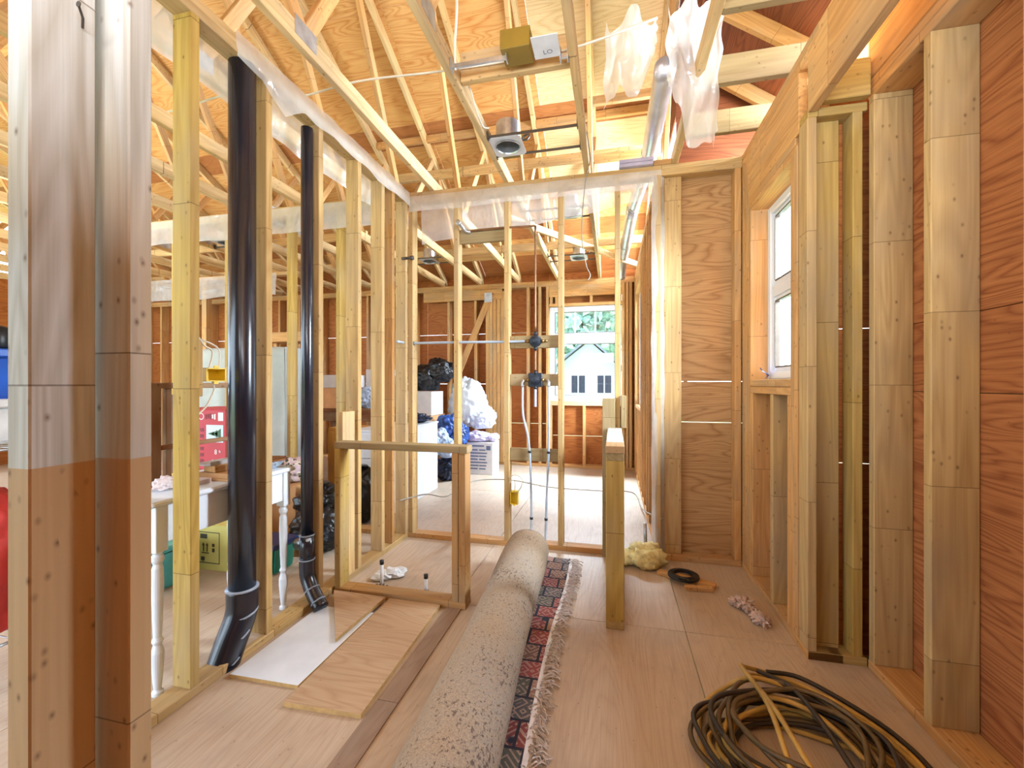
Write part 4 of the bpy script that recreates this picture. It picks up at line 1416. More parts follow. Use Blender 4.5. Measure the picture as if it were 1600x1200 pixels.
# the light at the top edge: bigger box with an olive cover below
t = thing('junction_light', 'recessed light with olive box cover and printed white plate at the top edge', 'recessed light', (-0.45, 1.95, 2.745))
bm = B(); add_box(bm, (-0.505, 1.90, 2.76), (-0.365, 2.02, 2.85), 0.003); mk('junction_box', bm, 'olive', t)
bm = B(); add_box(bm, (-0.355, 1.86, 2.752), (-0.235, 1.99, 2.756)); mk('mounting_plate', bm, 'platewhite', t)
text('lettering', 'LO', 0.035, (-0.29, 1.955, 2.7515), (1, 0, 0), (0, -1, 0), 'inkblue', t)
for y, xa, xb in ((1.945, TX[2] + 0.02, -0.48), (2.0, -0.24, TX[1] - 0.02)):
    bm = B()
    add_box(bm, (xa, y - 0.006, 2.745), (xb, y + 0.006, 2.765))
    for xx in (xa, xb - 0.006):
        add_box(bm, (xx, y - 0.02, 2.735), (xx + 0.006, y + 0.02, 2.79))
    mk('hanger_bar', bm, 'metal', t)
tube_obj('flex_cable', [(-0.74, 1.95, 2.74), (-0.735, 1.93, 2.85), (-0.70, 1.86, 2.94), (-0.66, 1.75, 2.96)], 0.006, 'cablewhite', t)

# vent duct
dt = thing('vent_duct', 'round galvanised vent duct running through the truss space', 'duct', (0.25, 3.5, 2.9))
for pts in ([(0.278, 2.42, 2.925), (0.273, 2.8, 2.927), (0.268, 3.3, 2.93), (0.262, 3.55, 2.93)], [(0.262, 3.55, 2.93), (0.24, 3.8, 2.95), (0.206, 4.2, 2.95), (0.198, 4.3, 2.945)], [(0.19, 4.3, 2.93), (0.15, 5.2, 2.86), (0.123, 5.85, 2.80), (0.12, 6.1, 2.70)]):
    bm = B()
    add_tube(bm, smooth_path(pts, 4), 0.058, 22)
    mk('duct_section', bm, 'duct', dt, True)
for p, d in (((0.268, 3.3, 2.93), (0, 1, 0)), ((0.194, 4.3, 2.938), (-0.1, 1, -0.1)), ((0.15, 5.2, 2.86), (-0.05, 1, -0.08))):
    bm = B()
    d = Vector(d).normalized(); p = Vector(p)
    add_tube(bm, [p - d * 0.012, p + d * 0.012], 0.061, 22)
    mk('joint_collar', bm, 'metal', dt, True)
fb = thing('foam_bundle', 'two flat lilac foam strips stacked on the middle wall top plate', 'foam strips', (0.16, 3.15, TOP))
for z in (0, 0.027):
    bm = B()
    add_box(bm, (0.045, 3.09, TOP + 0.001 + z), (0.275, 3.20, TOP + 0.026 + z), 0.003)
    mk('foam_strip', bm, 'lilacfoam', fb)
tag(lum('plate_block', (0.278, 3.12, TOP + 0.001), (0.40, 3.205, TOP + 0.04), 'warm'), 'wood block on the top plate between the lilac foam and the chord', 'wood block')

# ================================================================== POLY FILM
def film(name, label, f, nu, nv, mat='poly', cat='plastic film'):
    bm = B()
    grid_cloth(bm, f, nu, nv)
    return tag(mk(name, bm, mat, None, True), label, cat)


def nz(*a):
    return noise.noise(Vector(a))


film('poly_strip', 'milky plastic strip draped along the left wall top plate', lambda u, v: Vector((-1.562 + 0.010 * nz(u * 14, v * 3, 1) + 0.008 * v, 1.50 + 1.60 * u, 2.735 - (0.115 + 0.03 * nz(u * 6, 5, 0) + 0.10 * max(0, 1 - abs(u - 0.17) * 12)) * v)), 70, 6)
film('poly_strip', 'milky plastic strip hanging behind the left wall top plate', lambda u, v: Vector((-1.705 - 0.03 * v + 0.015 * nz(u * 10, v * 3, 4), 1.25 + 1.80 * u, 2.72 - (0.20 + 0.05 * nz(u * 5, 9, 0)) * v)), 50, 6)
film('poly_strip', 'milky plastic strip along the front of the middle wall top plate', lambda u, v: Vector((-1.57 + 1.90 * u, 3.112 - 0.01 * v + 0.006 * nz(u * 12, v * 3, 7), 2.705 - (0.125 + 0.015 * nz(u * 6, 2, 0)) * v)), 60, 5)
film('poly_strip', 'milky plastic strip hanging behind the middle wall studs', lambda u, v: Vector((-1.52 + 1.80 * u, 3.216 + 0.02 * v + 0.008 * nz(u * 9, v * 3, 11), 2.72 - (0.36 - 0.18 * u + 0.03 * nz(u * 5, 6, 0)) * v)), 50, 6)
film('poly_strip', 'wide milky plastic strip over the storage side wall plate', lambda u, v: Vector((-5.0 + 3.28 * u, 3.108 - 0.012 * v + 0.012 * nz(u * 12, v * 3, 17), 2.725 - (0.22 + 0.03 * nz(u * 9, 3, 0)) * v)), 70, 6)
film('poly_strip', 'milky plastic sheet hung low at the far left of the storage side', lambda u, v: Vector((-7.6 + 3.2 * u, 4.86 - 0.01 * v + 0.02 * nz(u * 9, v * 3, 27), 2.72 - (0.30 + 0.04 * nz(u * 6, 13, 0)) * v)), 40, 6)
film('poly_wrap', 'clear plastic film wrapped down the door jamb studs', lambda u, v: Vector((0.262 + 0.09 * u + 0.01 * nz(u * 3, v * 10, 21), 3.092 + 0.045 * u * u + 0.012 * nz(u * 4, v * 9, 31) - 0.02 * max(0, 1 - abs(v - 0.98) * 20), 2.66 - 2.60 * v)), 8, 60, 'polythin')
film('hanging_poly', 'left lobe of clear plastic sheeting hanging in front of the silver duct', lambda u, v: Vector((-0.03 + 0.25 * u + 0.03 * nz(u * 3, v * 4, 41) - 0.02 * v, 2.27 + 0.07 * math.sin(u * 9 + v * 2) + 0.05 * nz(u * 6, v * 5, 44), 3.10 - (0.42 - 0.16 * u * u + 0.05 * nz(u * 5, 1, 47)) * v + 0.02 * nz(u * 7, v * 7, 2))), 26, 22, 'polyhang', 'plastic sheeting')
film('hanging_poly', 'right lobe of clear plastic sheeting wrapped over the last truss chord', lambda u, v: Vector((0.27 + 0.24 * u + 0.03 * nz(u * 3, v * 4, 51), 2.24 + 0.06 * math.sin(u * 11 + v * 3) + 0.06 * nz(u * 6, v * 5, 54), 3.10 - (0.40 + 0.33 * math.sin(min(1, u * 1.25) * math.pi * 0.62) + 0.05 * nz(u * 6, 3, 57)) * v * (1 - 0.12 * (u > 0.93)) + 0.02 * nz(u * 7, v * 7, 12))), 26, 24, 'polyhang', 'plastic sheeting')

# ================================================================== CONSOLE TABLE AND WHAT STANDS ON IT
XT0, XT1, YT0, YT1 = -2.10, -1.71, 1.285, 1.99
ZT = 0.745
tb = thing('console_table', 'white painted console table with turned legs behind the left stud wall', 'table', (-1.9, 1.6, 0))
bm = B(); add_box(bm, (XT0 - 0.02, YT0 - 0.03, ZT), (XT1 + 0.012, YT1 + 0.03, ZT + 0.022), 0.007); mk('table_top', bm, 'whitepaint', tb)
for nm, lo, hi in (('apron', (XT1 - 0.022, YT0 + 0.045, ZT - 0.15), (XT1 - 0.008, YT1 - 0.045, ZT)), ('apron', (XT0 + 0.008, YT0 + 0.045, ZT - 0.15), (XT0 + 0.022, YT1 - 0.045, ZT)),
                   ('apron', (XT0 + 0.045, YT0 + 0.008, ZT - 0.15), (XT1 - 0.045, YT0 + 0.022, ZT)), ('apron', (XT0 + 0.045, YT1 - 0.022, ZT - 0.15), (XT1 - 0.045, YT1 - 0.008, ZT))):
    bm = B(); add_box(bm, lo, hi, 0.002); mk(nm, bm, 'whitepaint', tb)
for x in (XT0 + 0.024, XT1 - 0.024):
    for y in (YT0 + 0.024, YT1 - 0.024):
        bm = B()
        add_box(bm, (x - 0.024, y - 0.024, ZT - 0.18), (x + 0.024, y + 0.024, ZT), 0.002)
        add_lathe(bm, [(0.012, 0.0), (0.020, 0.006), (0.020, 0.018), (0.012, 0.026), (0.016, 0.06), (0.022, 0.14), (0.022, 0.17), (0.014, 0.20), (0.020, 0.215), (0.014, 0.23), (0.017, 0.30), (0.021, 0.44), (0.019, 0.50), (0.014, 0.515), (0.022, 0.53), (0.022, 0.545), (0.014, 0.555), (0.024, 0.568)], (x, y, 0.0), 18)
        mk('leg', bm, 'whitepaint', tb)
ZS = ZT + 0.022
fr = thing('wooden_frame', 'open brown wooden frame standing at the left end of the white table', 'wooden frame', (-1.95, 1.6, ZS))
lum('upright', (-1.99, 1.425, ZS), (-1.95, 1.49, 1.225), 'brownwood', fr)
lum('upright', (-2.0, 1.53, ZS), (-1.975, 1.555, 1.20), 'brownwood', fr)
lum('upright', (-2.0, 1.86, ZS), (-1.975, 1.895, 1.20), 'brownwood', fr)
lum('top_rail', (-2.0, 1.49, 1.20), (-1.95, 1.895, 1.226), 'brownwood', fr)
lum('lower_rail', (-1.975, 1.49, 0.925), (-1.95, 1.895, 0.945), 'brownwood', fr)
bm = B(); add_box(bm, (-2.03, 1.56, 0.80), (-2.018, 1.68, 1.17)); mk('pale_panel', bm, 'pinkpanel', fr)
bm = B(); add_box(bm, (-2.03, 1.45, 0.99), (-2.016, 1.52, 1.18)); mk('brown_panel', bm, 'carton', fr)
bm = B(); blob(bm, (-1.86, 1.43, ZS + 0.030), (0.032, 0.04, 0.030), 3, 0.45, 3.5, True, 5); tag(mk('paper_wad', bm, 'pinkpanel', None), 'crumpled pale paper wad at the foot of the brown frame on the table', 'paper')
bm = B(); add_box(bm, (-1.88, 1.52, ZS), (-1.80, 1.60, ZS + 0.02), 0.002); tag(mk('paper_stack', bm, 'pinkpanel', None), 'flat pale booklet on the table by the crumpled paper wad', 'booklet')
tag(stick('wood_offcut', (-1.86, 1.64, ZS + 0.051), (-1.81, 1.85, ZS + 0.051), Z_, 0.032, 0.09, 'warm'), 'pale wood offcut resting on the brown board on the table', 'wood offcut')
bm = B(); add_box(bm, (-1.92, 1.62, ZS + 0.001), (-1.735, 1.85, ZS + 0.012)); add_box(bm, (-1.91, 1.63, ZS + 0.012), (-1.745, 1.84, ZS + 0.034)); tag(mk('brown_board', bm, 'carton', None), 'brown folded cardboard flat on the white table', 'cardboard')
bm = B(); add_box(bm, (-1.94, 1.62, ZS + 0.068), (-1.83, 1.845, ZS + 0.074)); add_box(bm, (-1.835, 1.62, ZS + 0.074), (-1.83, 1.845, ZS + 0.086)); tag(mk('metal_tray', bm, 'metal', None), 'thin silver tray lying on the wood offcut on the table', 'tray')
bw = thing('speckled_bowl', 'shallow speckled blue bowl with brown inside at the right table end', 'bowl', (-1.80, 1.94, ZS))
def tilt_lathe(bm, prof, c, tilt):
    add_lathe(bm, prof, c, 28, False, Vector((math.cos(tilt), 0, math.sin(tilt))), Y_, Vector((-math.sin(tilt), 0, math.cos(tilt))))
bm = B(); add_lathe(bm, [(0.0, 0.0), (0.035, 0.0), (0.06, 0.018), (0.080, 0.042)], (-1.80, 1.94, ZS + 0.001), 28, False); mk('bowl_body', bm, 'speckle', bw, True)
bm = B(); add_lathe(bm, [(0.080, 0.042), (0.088, 0.048), (0.084, 0.052), (0.066, 0.034), (0.04, 0.012), (0.0, 0.008)], (-1.80, 1.94, ZS + 0.001), 28, False); mk('bowl_inside', bm, 'brownwood', bw, True)

# ================================================================== STORED GOODS
def carton(name, label, lo, hi, mat, cat='box', tape=None, rot=0.0):
    """a closed cardboard box with four flaps meeting on top"""
    lo, hi = Vector(lo), Vector(hi)
    t = thing(name, label, cat, ((lo.x + hi.x) / 2, (lo.y + hi.y) / 2, lo.z))
    bm = B(); add_box(bm, lo, Vector((hi.x, hi.y, hi.z - 0.006)), 0.003); mk('carton_body', bm, mat, t)
    my = (lo.y + hi.y) / 2
    for a, b in ((lo.y, my - 0.002), (my + 0.002, hi.y)):
        bm = B(); add_box(bm, (lo.x, a, hi.z - 0.006), (hi.x, b, hi.z - 0.001), 0.001); mk('flap', bm, mat, t)
    if tape:
        bm = B(); add_box(bm, (lo.x - 0.001, my - 0.025, hi.z - 0.002), (hi.x + 0.001, my + 0.025, hi.z)); mk('tape', bm, tape, t)
    return t


# red printed tree carton, seen between the nearest stud and the thick pipe
RC = ((-3.55, 3.0), (-3.15, 3.45), (0.50, 1.02))
rc = carton('tree_carton', 'red printed carton with a fir tree picture behind the white table', (-3.13, 2.50, 0.60), (-2.69, 2.85, 1.04), 'cartonred', 'box')
yq = 2.499
def pr(nm, x0, x1, z0, z1, mat, par, y=yq, d=0.0008):
    bm = B(); add_box(bm, (x0, y - d, z0), (x1, y, z1)); return mk(nm, bm, mat, par)
pr('picture_print', -2.86, -2.71, 0.80, 0.925, 'inksky', rc)
for ax, w_ in ((-2.845, 0.016), (-2.815, 0.028), (-2.785, 0.040)):
    bm = B()
    vs = [bm.verts.new((ax, yq - 0.0015, 0.862)), bm.verts.new((ax + 0.055, yq - 0.0015, 0.862 + w_)), bm.verts.new((ax + 0.055, yq - 0.0015, 0.862 - w_))]
    bm.faces.new(vs)
    mk('tree_print', bm, 'inkgreen', rc)
pr('label_print', -2.755, -2.71, 0.955, 1.015, 'inkwhite', rc)
bm = B(); add_lathe(bm, [(0.024, 0), (0.024, 0.0006), (0.019, 0.0006), (0.019, 0.0)], (-2.905, yq, 0.985), 20, False, X_, Z_, -Y_); mk('emblem_ring', bm, 'inkwhite', rc)
for i in range(5):
    pr('script_print', -2.87 + i * 0.02, -2.857 + i * 0.02, 0.965 + 0.006 * (i % 2), 1.0 + 0.004 * (i % 3), 'inkwhite' if i > 2 else 'inkred', rc)
text('size_lettering', '8', 0.05, (-2.775, yq - 0.001, 0.73), X_, Z_, 'inkwhite', rc)
text('unit_lettering', 'ft', 0.028, (-2.74, yq - 0.001, 0.735), X_, Z_, 'inkwhite', rc)
pr('footer_print', -2.81, -2.70, 0.64, 0.675, 'inksky', rc)
for i in range(6):
    pr('side_print', -2.915, -2.885, 0.65 + 0.045 * i, 0.675 + 0.045 * i, 'inkred', rc)
# what it stands on
carton('stacked_carton', 'brown carton supporting the red tree carton', (-3.15, 2.49, 0.0), (-2.68, 2.95, 0.599), 'carton')

yc = carton('goods_carton', 'yellow green carton printed with handling symbols under the white table', (-3.10, 2.27, 0.0), (-2.42, 2.46, 0.30), 'cartonyellow')
yq2 = 2.269
def line(nm, x0, x1, z0, z1, par=yc):
    return pr(nm, x0, x1, z0, z1, 'inkdark', par, yq2, 0.0008)
for a in ((-2.68, -2.49, 0.245, 0.25), (-2.68, -2.49, 0.045, 0.05), (-2.68, -2.675, 0.045, 0.25), (-2.495, -2.49, 0.045, 0.25)):
    line('border_print', *a)
bm = B()
for x in (-2.62, -2.59):
    add_box(bm, (x - 0.004, yq2 - 0.0008, 0.12), (x + 0.004, yq2, 0.16))
    v = [bm.verts.new((x - 0.011, yq2 - 0.0008, 0.16)), bm.verts.new((x + 0.011, yq2 - 0.0008, 0.16)), bm.verts.new((x, yq2 - 0.0008, 0.18))]
    bm.faces.new(v)
add_box(bm, (-2.635, yq2 - 0.0008, 0.108), (-2.575, yq2, 0.114))
mk('arrows_print', bm, 'inkdark', yc)
bm = B()
add_box(bm, (-2.64, yq2 - 0.0008, 0.06), (-2.61, yq2, 0.085)); add_box(bm, (-2.627, yq2 - 0.0008, 0.05), (-2.623, yq2, 0.062))
add_box(bm, (-2.55, yq2 - 0.0008, 0.12), (-2.53, yq2, 0.145)); add_box(bm, (-2.55, yq2 - 0.0008, 0.155), (-2.53, yq2, 0.175))
add_box(bm, (-2.645, yq2 - 0.0008, 0.205), (-2.59, yq2, 0.235))
mk('symbol_print', bm, 'inkdark', yc)

def bin_(name, label, lo, hi, mat, lid):
    lo, hi = Vector(lo), Vector(hi)
    t = thing(name, label, 'storage bin', ((lo.x + hi.x) / 2, (lo.y + hi.y) / 2, lo.z))
    bm = B()
    r = bmesh.ops.create_cube(bm, size=1.0)
    d, c = hi - lo, (lo + hi) / 2
    for v in bm.verts:
        k = 0.88 if v.co.z < 0 else 1.0
        v.co = Vector((v.co.x * d.x * k, v.co.y * d.y * k, v.co.z * (d.z - 0.03))) + c - Vector((0, 0, 0.015))
    bmesh.ops.bevel(bm, geom=list(bm.edges), offset=0.012, segments=2, affect='EDGES')
    mk('bin_body', bm, mat, t)
    bm = B(); add_box(bm, (lo.x - 0.012, lo.y - 0.012, hi.z - 0.034), (hi.x + 0.012, hi.y + 0.012, hi.z), 0.006); mk('bin_lid', bm, lid, t)
    bm = B()
    for i in range(4):
        x = lo.x + d.x * (0.2 + 0.2 * i)
        add_box(bm, (x - 0.008, lo.y + 0.01, lo.z + 0.05), (x + 0.008, lo.y + 0.03, hi.z - 0.05), 0.003)
    mk('bin_rib', bm, mat, t)
    return t


bin_('storage_bin', 'teal storage bin on the floor behind the left table leg', (-2.98, 1.90, 0.0), (-2.56, 2.16, 0.26), 'teal', 'teal')
bin_('storage_bin', 'green storage bin with a navy lid behind the right table leg', (-2.36, 2.28, 0.0), (-2.08, 2.48, 0.20), 'greenbin', 'navylid')

def bag(name, label, parts, mat, cat='bag', sub=4, neck=None, crease=0.5, amp=0.16):
    t = thing(name, label, cat, (parts[0][0], parts[0][1], min(p[2] - p[5] for p in parts)))
    for i, (x, y, z, rx, ry, rz) in enumerate(parts):
        bm = B()
        blob(bm, (x, y, z), (rx, ry, rz), 5, amp, 1.8, True, i * 3.3 + x * 7, crease * 0.55)
        mk('bag_body', bm, mat, t, True)
    if neck:
        x, y, z, h = neck
        bm = B()
        add_lathe(bm, [(0.03, 0), (0.018, h * 0.3), (0.02, h * 0.5), (0.05, h * 0.9), (0.04, h)], (x, y, z), 12, True)
        for v in bm.verts:
            v.co += Vector((nz(v.co.x * 40, v.co.y * 40, v.co.z * 30), nz(v.co.y * 40, v.co.z * 30, 3), 0)) * 0.02
        mk('tied_neck', bm, mat, t)
    return t


bag('trash_bag', 'dark bags heaped on the floor behind the thin drain pipe', [(-2.10, 2.72, 0.15, 0.20, 0.16, 0.17), (-2.15, 2.80, 0.34, 0.17, 0.13, 0.12)], 'bagblack', neck=(-2.1, 2.78, 0.42, 0.07), crease=0.22, amp=0.22)
bag('trash_bag', 'black bag standing alone between the left wall studs', [(-2.17, 3.40, 0.22, 0.17, 0.14, 0.25)], 'bagblack', neck=(-2.17, 3.40, 0.42, 0.08), crease=0.2)
bm = B(); blob(bm, (-2.50, 2.93, 0.53), (0.15, 0.12, 0.10), 4, 0.25, 3, True, 2, 0.4); tag(mk('patterned_cushion', bm, 'patternfab', None, True), 'patterned fabric bundle between the table leg and the thin pipe', 'fabric bundle')
carton('fabric_carton', 'brown carton under the patterned fabric bundle', (-2.66, 2.80, 0.0), (-2.36, 3.06, 0.44), 'carton')

# covered furniture
cv = thing('covered_cabinet', 'tall cabinet under a grey dust sheet behind the console table', 'covered furniture', (-3.8, 3.95, 0))
bm = B(); add_box(bm, (-4.42, 3.75, 0.0), (-3.30, 4.25, 1.58), 0.02); mk('cabinet_body', bm, 'cartonwhite', cv)
bm = B()
def drape(u, v):
    x = -4.46 + 1.20 * u
    if v < 0.22:
        y = 4.27 - (v / 0.22) * 0.56; z = 1.60 + 0.015 * nz(u * 4, v * 8, 1)
    else:
        s = (v - 0.22) / 0.78
        y = 3.71 - 0.03 * s - 0.04 * math.sin(u * 23 + 2 * nz(u * 3, s, 4)) * s; z = 1.60 - 1.45 * s
    return Vector((x + 0.01 * nz(v * 6, u * 3, 2), y, z))
grid_cloth(bm, drape, 60, 30)
mk('dust_sheet', bm, 'sheet', cv, True)
bm = B()
def drape2(u, v):
    y = 4.27 - 0.56 * u
    return Vector((-3.255 + 0.03 * v + 0.03 * math.sin(u * 17) * v, y, 1.60 - 1.45 * v))
grid_cloth(bm, drape2, 24, 16)
mk('dust_sheet_side', bm, 'sheet', cv, True)
sh = thing('wood_shelf', 'pale wooden shelf board above the sheeted cabinet', 'shelf', (-3.9, 4.7, 0))
lum('shelf_board', (-4.3, 4.55, 1.75), (-3.72, 4.85, 1.87), 'warm', sh)
for x in (-4.28, -3.78):
    lum('shelf_post', (x, 4.68, 0), (x + 0.05, 4.73, 1.75), 'warm', sh)

# the wall of cartons beyond the left studs
wk = thing('work_bench', 'brown wooden bench carrying cartons beyond the left wall studs', 'bench', (-3.3, 5.1, 0))
lum('bench_top', (-4.3, 4.85, 0.86), (-2.92, 5.45, 0.90), 'brownwood', wk)
lum('bench_rail', (-4.25, 4.87, 0.74), (-2.97, 4.90, 0.86), 'brownwood', wk)
for x in (-4.25, -3.6, -3.0):
    for y in (4.9, 5.36):
        lum('leg', (x, y, 0), (x + 0.06, y + 0.06, 0.86), 'brownwood', wk)
carton('orange_carton', 'orange carton on the bench seen beside the fourth left stud', (-3.95, 4.9, 0.901), (-3.38, 5.25, 1.17), 'cartonorange')
carton('white_carton', 'white flat carton lying on top of the orange carton', (-3.85, 4.9, 1.171), (-3.30, 5.25, 1.34), 'cartonwhite')
carton('tall_carton', 'tall pale brown carton at the left end of the bench', (-4.29, 4.88, 0.901), (-3.97, 5.25, 1.50), 'cartonorange', tape='carton')
carton('long_carton', 'tall white carton at the back of the bench behind the fifth left stud', (-3.28, 5.22, 0.901), (-2.94, 5.44, 1.42), 'cartonwhite')
bag('clear_bag', 'pale plastic bag bulging on the bench right end', [(-3.12, 5.05, 1.03, 0.13, 0.12, 0.15)], 'bagpale', neck=None)
hc = thing('honey_cabinet', 'honey brown wood cabinet under the bench beyond the left studs', 'cabinet', (-3.08, 4.7, 0))
bm = B(); add_box(bm, (-3.30, 4.45, 0.02), (-2.87, 4.82, 0.70), 0.004); mk('cabinet_body', bm, 'honey', hc)
for i, x in enumerate((-3.29, -3.08)):
    bm = B(); add_box(bm, (x, 4.43, 0.06), (x + 0.2, 4.45, 0.66), 0.004); d = mk('door', bm, 'honey', hc)
    bm = B(); add_lathe(bm, [(0.008, 0), (0.012, 0.014), (0.0, 0.018)], (x + (0.17 if i == 0 else 0.03), 4.43, 0.42), 10, True, X_, Z_, -Y_); mk('knob', bm, 'brass', d)
bm = B(); add_box(bm, (-3.28, 4.46, 0.0), (-2.89, 4.8, 0.02)); mk('plinth', bm, 'honey', hc)

# white dresser
dr = thing('white_dresser', 'plain white chest standing on the far room floor', 'chest', (-2.4, 4.2, 0))
bm = B(); add_box(bm, (-2.42, 3.62, 0.0), (-2.0, 4.68, 0.765), 0.003); mk('chest_body', bm, 'whitepaint', dr)
bm = B(); add_box(bm, (-2.43, 3.61, 0.765), (-1.99, 4.69, 0.785), 0.003); mk('chest_top', bm, 'whitepaint', dr)
for z0, z1 in ((0.06, 0.28), (0.29, 0.51), (0.52, 0.75)):
    bm = B(); add_box(bm, (-2.40, 3.598, z0), (-2.02, 3.618, z1), 0.003); d = mk('drawer', bm, 'whitepaint', dr)
    bm = B(); add_lathe(bm, [(0.01, 0), (0.015, 0.02), (0.0, 0.024)], (-2.21, 3.598, (z0 + z1) / 2), 10, True, X_, Z_, -Y_); mk('knob', bm, 'metal', d)
bag('navy_bag', 'crumpled navy plastic bag lying on the white chest', [(-2.22, 4.45, 0.835, 0.22, 0.18, 0.055)], 'bagnavy', crease=0.6)

# far corner pile
carton('pile_base_carton', 'brown carton at the base of the far corner pile behind the white chest', (-2.85, 5.2, 0.0), (-2.34, 5.75, 0.80), 'carton')
carton('file_carton', 'white lidded carton under the big black bag', (-2.80, 5.25, 0.801), (-2.33, 5.65, 1.12), 'cartonwhite')
bag('trash_bag', 'big shiny black bag on top of the far corner pile', [(-2.55, 5.55, 1.30, 0.22, 0.20, 0.20), (-2.36, 5.58, 1.40, 0.20, 0.17, 0.18)], 'bagblack', neck=(-2.2, 5.6, 1.45, 0.07), crease=0.32)
bag('white_bag', 'large white translucent bag bulging in the far corner pile', [(-2.02, 5.86, 0.90, 0.28, 0.2, 0.34), (-2.10, 5.9, 1.14, 0.18, 0.14, 0.16), (-1.82, 5.84, 0.74, 0.20, 0.17, 0.18)], 'bagwhite', amp=0.2)
bag('blue_bag', 'blue plastic bag below the white bag', [(-2.10, 5.33, 0.62, 0.20, 0.15, 0.20), (-1.97, 5.33, 0.55, 0.13, 0.13, 0.14), (-2.06, 5.42, 0.24, 0.16, 0.10, 0.27)], 'bagblue', crease=0.7)
bag('pale_bag', 'pale blue crumpled bag against the white chest end', [(-2.10, 4.92, 0.50, 0.16, 0.13, 0.17), (-1.97, 4.94, 0.42, 0.13, 0.12, 0.12)], 'bagpale', crease=0.7)
bag('navy_bag', 'dark navy bag on the floor beside the printed carton', [(-2.02, 5.12, 0.14, 0.18, 0.17, 0.16), (-1.95, 5.14, 0.26, 0.12, 0.12, 0.08)], 'bagnavy', crease=0.7)
bag('lilac_bundle', 'folded lilac fabric on the printed white carton', [(-1.80, 5.62, 0.50, 0.18, 0.13, 0.075), (-1.60, 5.64, 0.49, 0.09, 0.1, 0.055)], 'lilac', 'fabric bundle', crease=0.4)
pc = carton('printed_carton', 'white carton with rows of blue print below the lilac fabric', (-1.93, 5.50, 0.0), (-1.56, 5.82, 0.43), 'cartonwhite')
for i in range(7):
    wd = 0.20 + 0.05 * ((i * 7) % 3) / 2
    pr('text_line_print', -1.88, -1.88 + wd * 0.55, 0.07 + 0.042 * i, 0.087 + 0.042 * i, 'inkblue', pc, 5.499)
    pr('text_line_print', -1.75, -1.75 + wd * 0.45, 0.07 + 0.042 * i, 0.087 + 0.042 * i, 'inkblue', pc, 5.499)
pr('heading_print', -1.91, -1.68, 0.375, 0.395, 'inkblue', pc, 5.499)
pr('heading_print', -1.65, -1.59, 0.33, 0.39, 'inkblue', pc, 5.499)

# goods at the left edge, beyond the post
bin_('storage_bin', 'bright blue bin stacked left of the grey post', (-2.95, 0.95, 1.16), (-2.35, 1.35, 1.36), 'bluebin', 'bluebin')
bin_('storage_bin', 'white bin under the bright blue bin', (-2.95, 0.95, 0.98), (-2.35, 1.35, 1.16), 'whiteplastic', 'whiteplastic')
bm = B(); add_lathe(bm, [(0.0, 0.0), (0.035, 0.0), (0.04, 0.01), (0.04, 0.085), (0.02, 0.095), (0.0, 0.095)], (-2.42, 1.20, 1.361), 16, False); tag(mk('black_canister', bm, 'black', None, True), 'small black canister on the bright blue bin', 'canister')
rk = thing('wire_rack', 'chrome wire rack carrying the stacked bins left of the post', 'rack', (-2.65, 1.15, 0))
for x in (-2.97, -2.33):
    for y in (0.93, 1.37):
        bm = B(); add_tube(bm, [(x, y, 0), (x, y, 0.975)], 0.012, 10); mk('leg', bm, 'metal', rk, True)
for z in (0.20, 0.965):
    bm = B()
    for i in range(12):
        y = 0.94 + i * 0.038
        add_tube(bm, [(-2.97, y, z), (-2.33, y, z)], 0.003, 6)
    for x in (-2.97, -2.65, -2.33):
        add_tube(bm, [(x, 0.93, z - 0.004), (x, 1.37, z - 0.004)], 0.006, 6)
    mk('wire_shelf', bm, 'metal', rk, True)
bag('red_bag', 'red cloth bag on the lower rack shelf', [(-2.55, 1.18, 0.50, 0.22, 0.17, 0.33)], 'redbag', crease=0.25)

# bent nail in the post
bm = B()
add_tube(bm, [(-0.992, 0.61, 1.905), (-0.975, 0.60, 1.912), (-0.962, 0.585, 1.922)], 0.0022, 8)
add_lathe(bm, [(0.0055, 0), (0.0055, 0.0015)], (-0.961, 0.584, 1.9225), 10, True, X_, Z_, Y_)
tag(mk('bent_nail', bm, 'darkmetal', None), 'bent rusty nail sticking out of the grey post', 'nail')

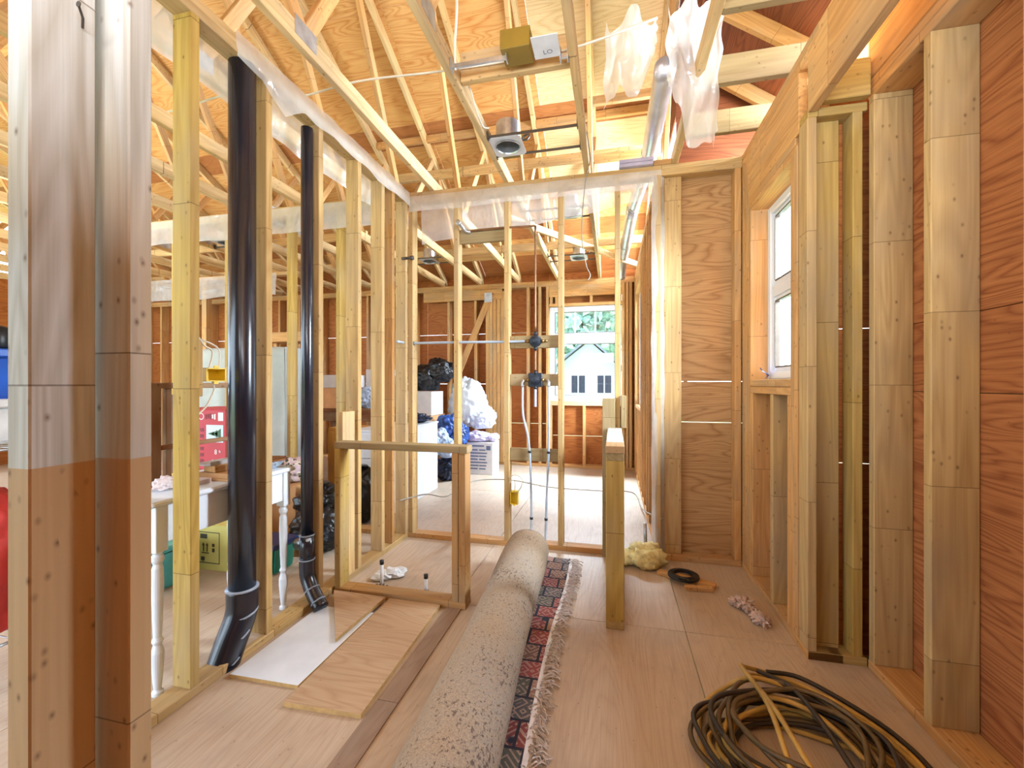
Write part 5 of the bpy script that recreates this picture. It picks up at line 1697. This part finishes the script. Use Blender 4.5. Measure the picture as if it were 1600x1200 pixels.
# ================================================================== OUTSIDE
gr = B(); add_box(gr, (-80, -40, -1.9), (80, 120, -1.6)); tag(mk('ground', gr, 'lawn'), kind='structure')
hs = thing('neighbour_house', 'pale gabled house across the lawn seen through the far window', 'house', (-2.6, 45, -1.6))
bm = B()
prof = [(-5.6, -1.6), (0.6, -1.6), (0.6, 3.0), (-2.3, 5.6), (-5.6, 3.0)]
fa = [bm.verts.new((x, 44, z)) for x, z in prof]
bk = [bm.verts.new((x, 52, z)) for x, z in prof]
bm.faces.new(fa); bm.faces.new(list(reversed(bk))); bridge(bm, fa, bk)
mk('house_wall', bm, 'siding', hs)
for p, q in (((-6.3, 2.5), (-2.3, 5.75)), ((-2.3, 5.75), (1.3, 2.5))):
    bm = B()
    a, b = Vector((p[0], 43.4, p[1])), Vector((q[0], 43.4, q[1]))
    vs = []
    for base in (0, 9.2):
        for pt, dz in ((a, 0), (b, 0), (b, 0.25), (a, 0.25)):
            vs.append(bm.verts.new(pt + Vector((0, base, dz))))
    for f in ((0, 1, 2, 3), (7, 6, 5, 4), (0, 4, 5, 1), (1, 5, 6, 2), (2, 6, 7, 3), (3, 7, 4, 0)):
        bm.faces.new([vs[i] for i in f])
    mk('roof', bm, 'shingle', hs)
for x0 in (-4.2, -1.6):
    bm = B(); add_box(bm, (x0, 43.9, 0.2), (x0 + 1.6, 44.0, 2.2)); w_ = mk('window', bm, 'vinyl', hs)
    bm = B(); add_box(bm, (x0 + 0.12, 43.86, 0.32), (x0 + 0.74, 43.9, 2.08)); mk('pane', bm, 'bagnavy', w_)
    bm = B(); add_box(bm, (x0 + 0.86, 43.86, 0.32), (x0 + 1.48, 43.9, 2.08)); mk('pane', bm, 'bagnavy', w_)
def tree(x, y, h, r, label):
    t = thing('tree', label, 'tree', (x, y, -1.6))
    bm = B(); add_tube(bm, [(x, y, -1.6), (x + 0.1, y, h * 0.4), (x, y, h * 0.8)], 0.25, 8, True, [0.3, 0.22, 0.1]); mk('trunk', bm, 'bark', t, True)
    bm = B()
    for i in range(1500):
        d = Vector((random.gauss(0, 1), random.gauss(0, 1), random.gauss(0, 1))).normalized() * r * random.uniform(0.5, 1.0)
        c = Vector((x, y, h * 0.62)) + Vector((d.x, d.y, d.z * 1.25))
        a = Vector((random.uniform(-1, 1), random.uniform(-1, 1), random.uniform(-1, 1))).normalized() * r * 0.13
        b = a.cross(Vector((random.uniform(-1, 1), random.uniform(-1, 1), random.uniform(-1, 1)))).normalized() * r * 0.09
        bm.faces.new([bm.verts.new(c + a), bm.verts.new(c + b), bm.verts.new(c - a), bm.verts.new(c - b)])
    tag(mk('foliage', bm, 'leaf', t), kind='stuff')


tree(3.4, 38, 10, 3.2, 'leafy tree right of the pale house outside the far window')
tree(-8.5, 40, 9, 3.2, 'leafy tree left of the pale house outside the far window')
tree(-4.5, 66, 15, 6.0, 'tall leafy tree standing behind the pale house roof')
tree(9.0, 58, 15, 5.0, 'tall leafy tree far behind at the right edge of the far window')
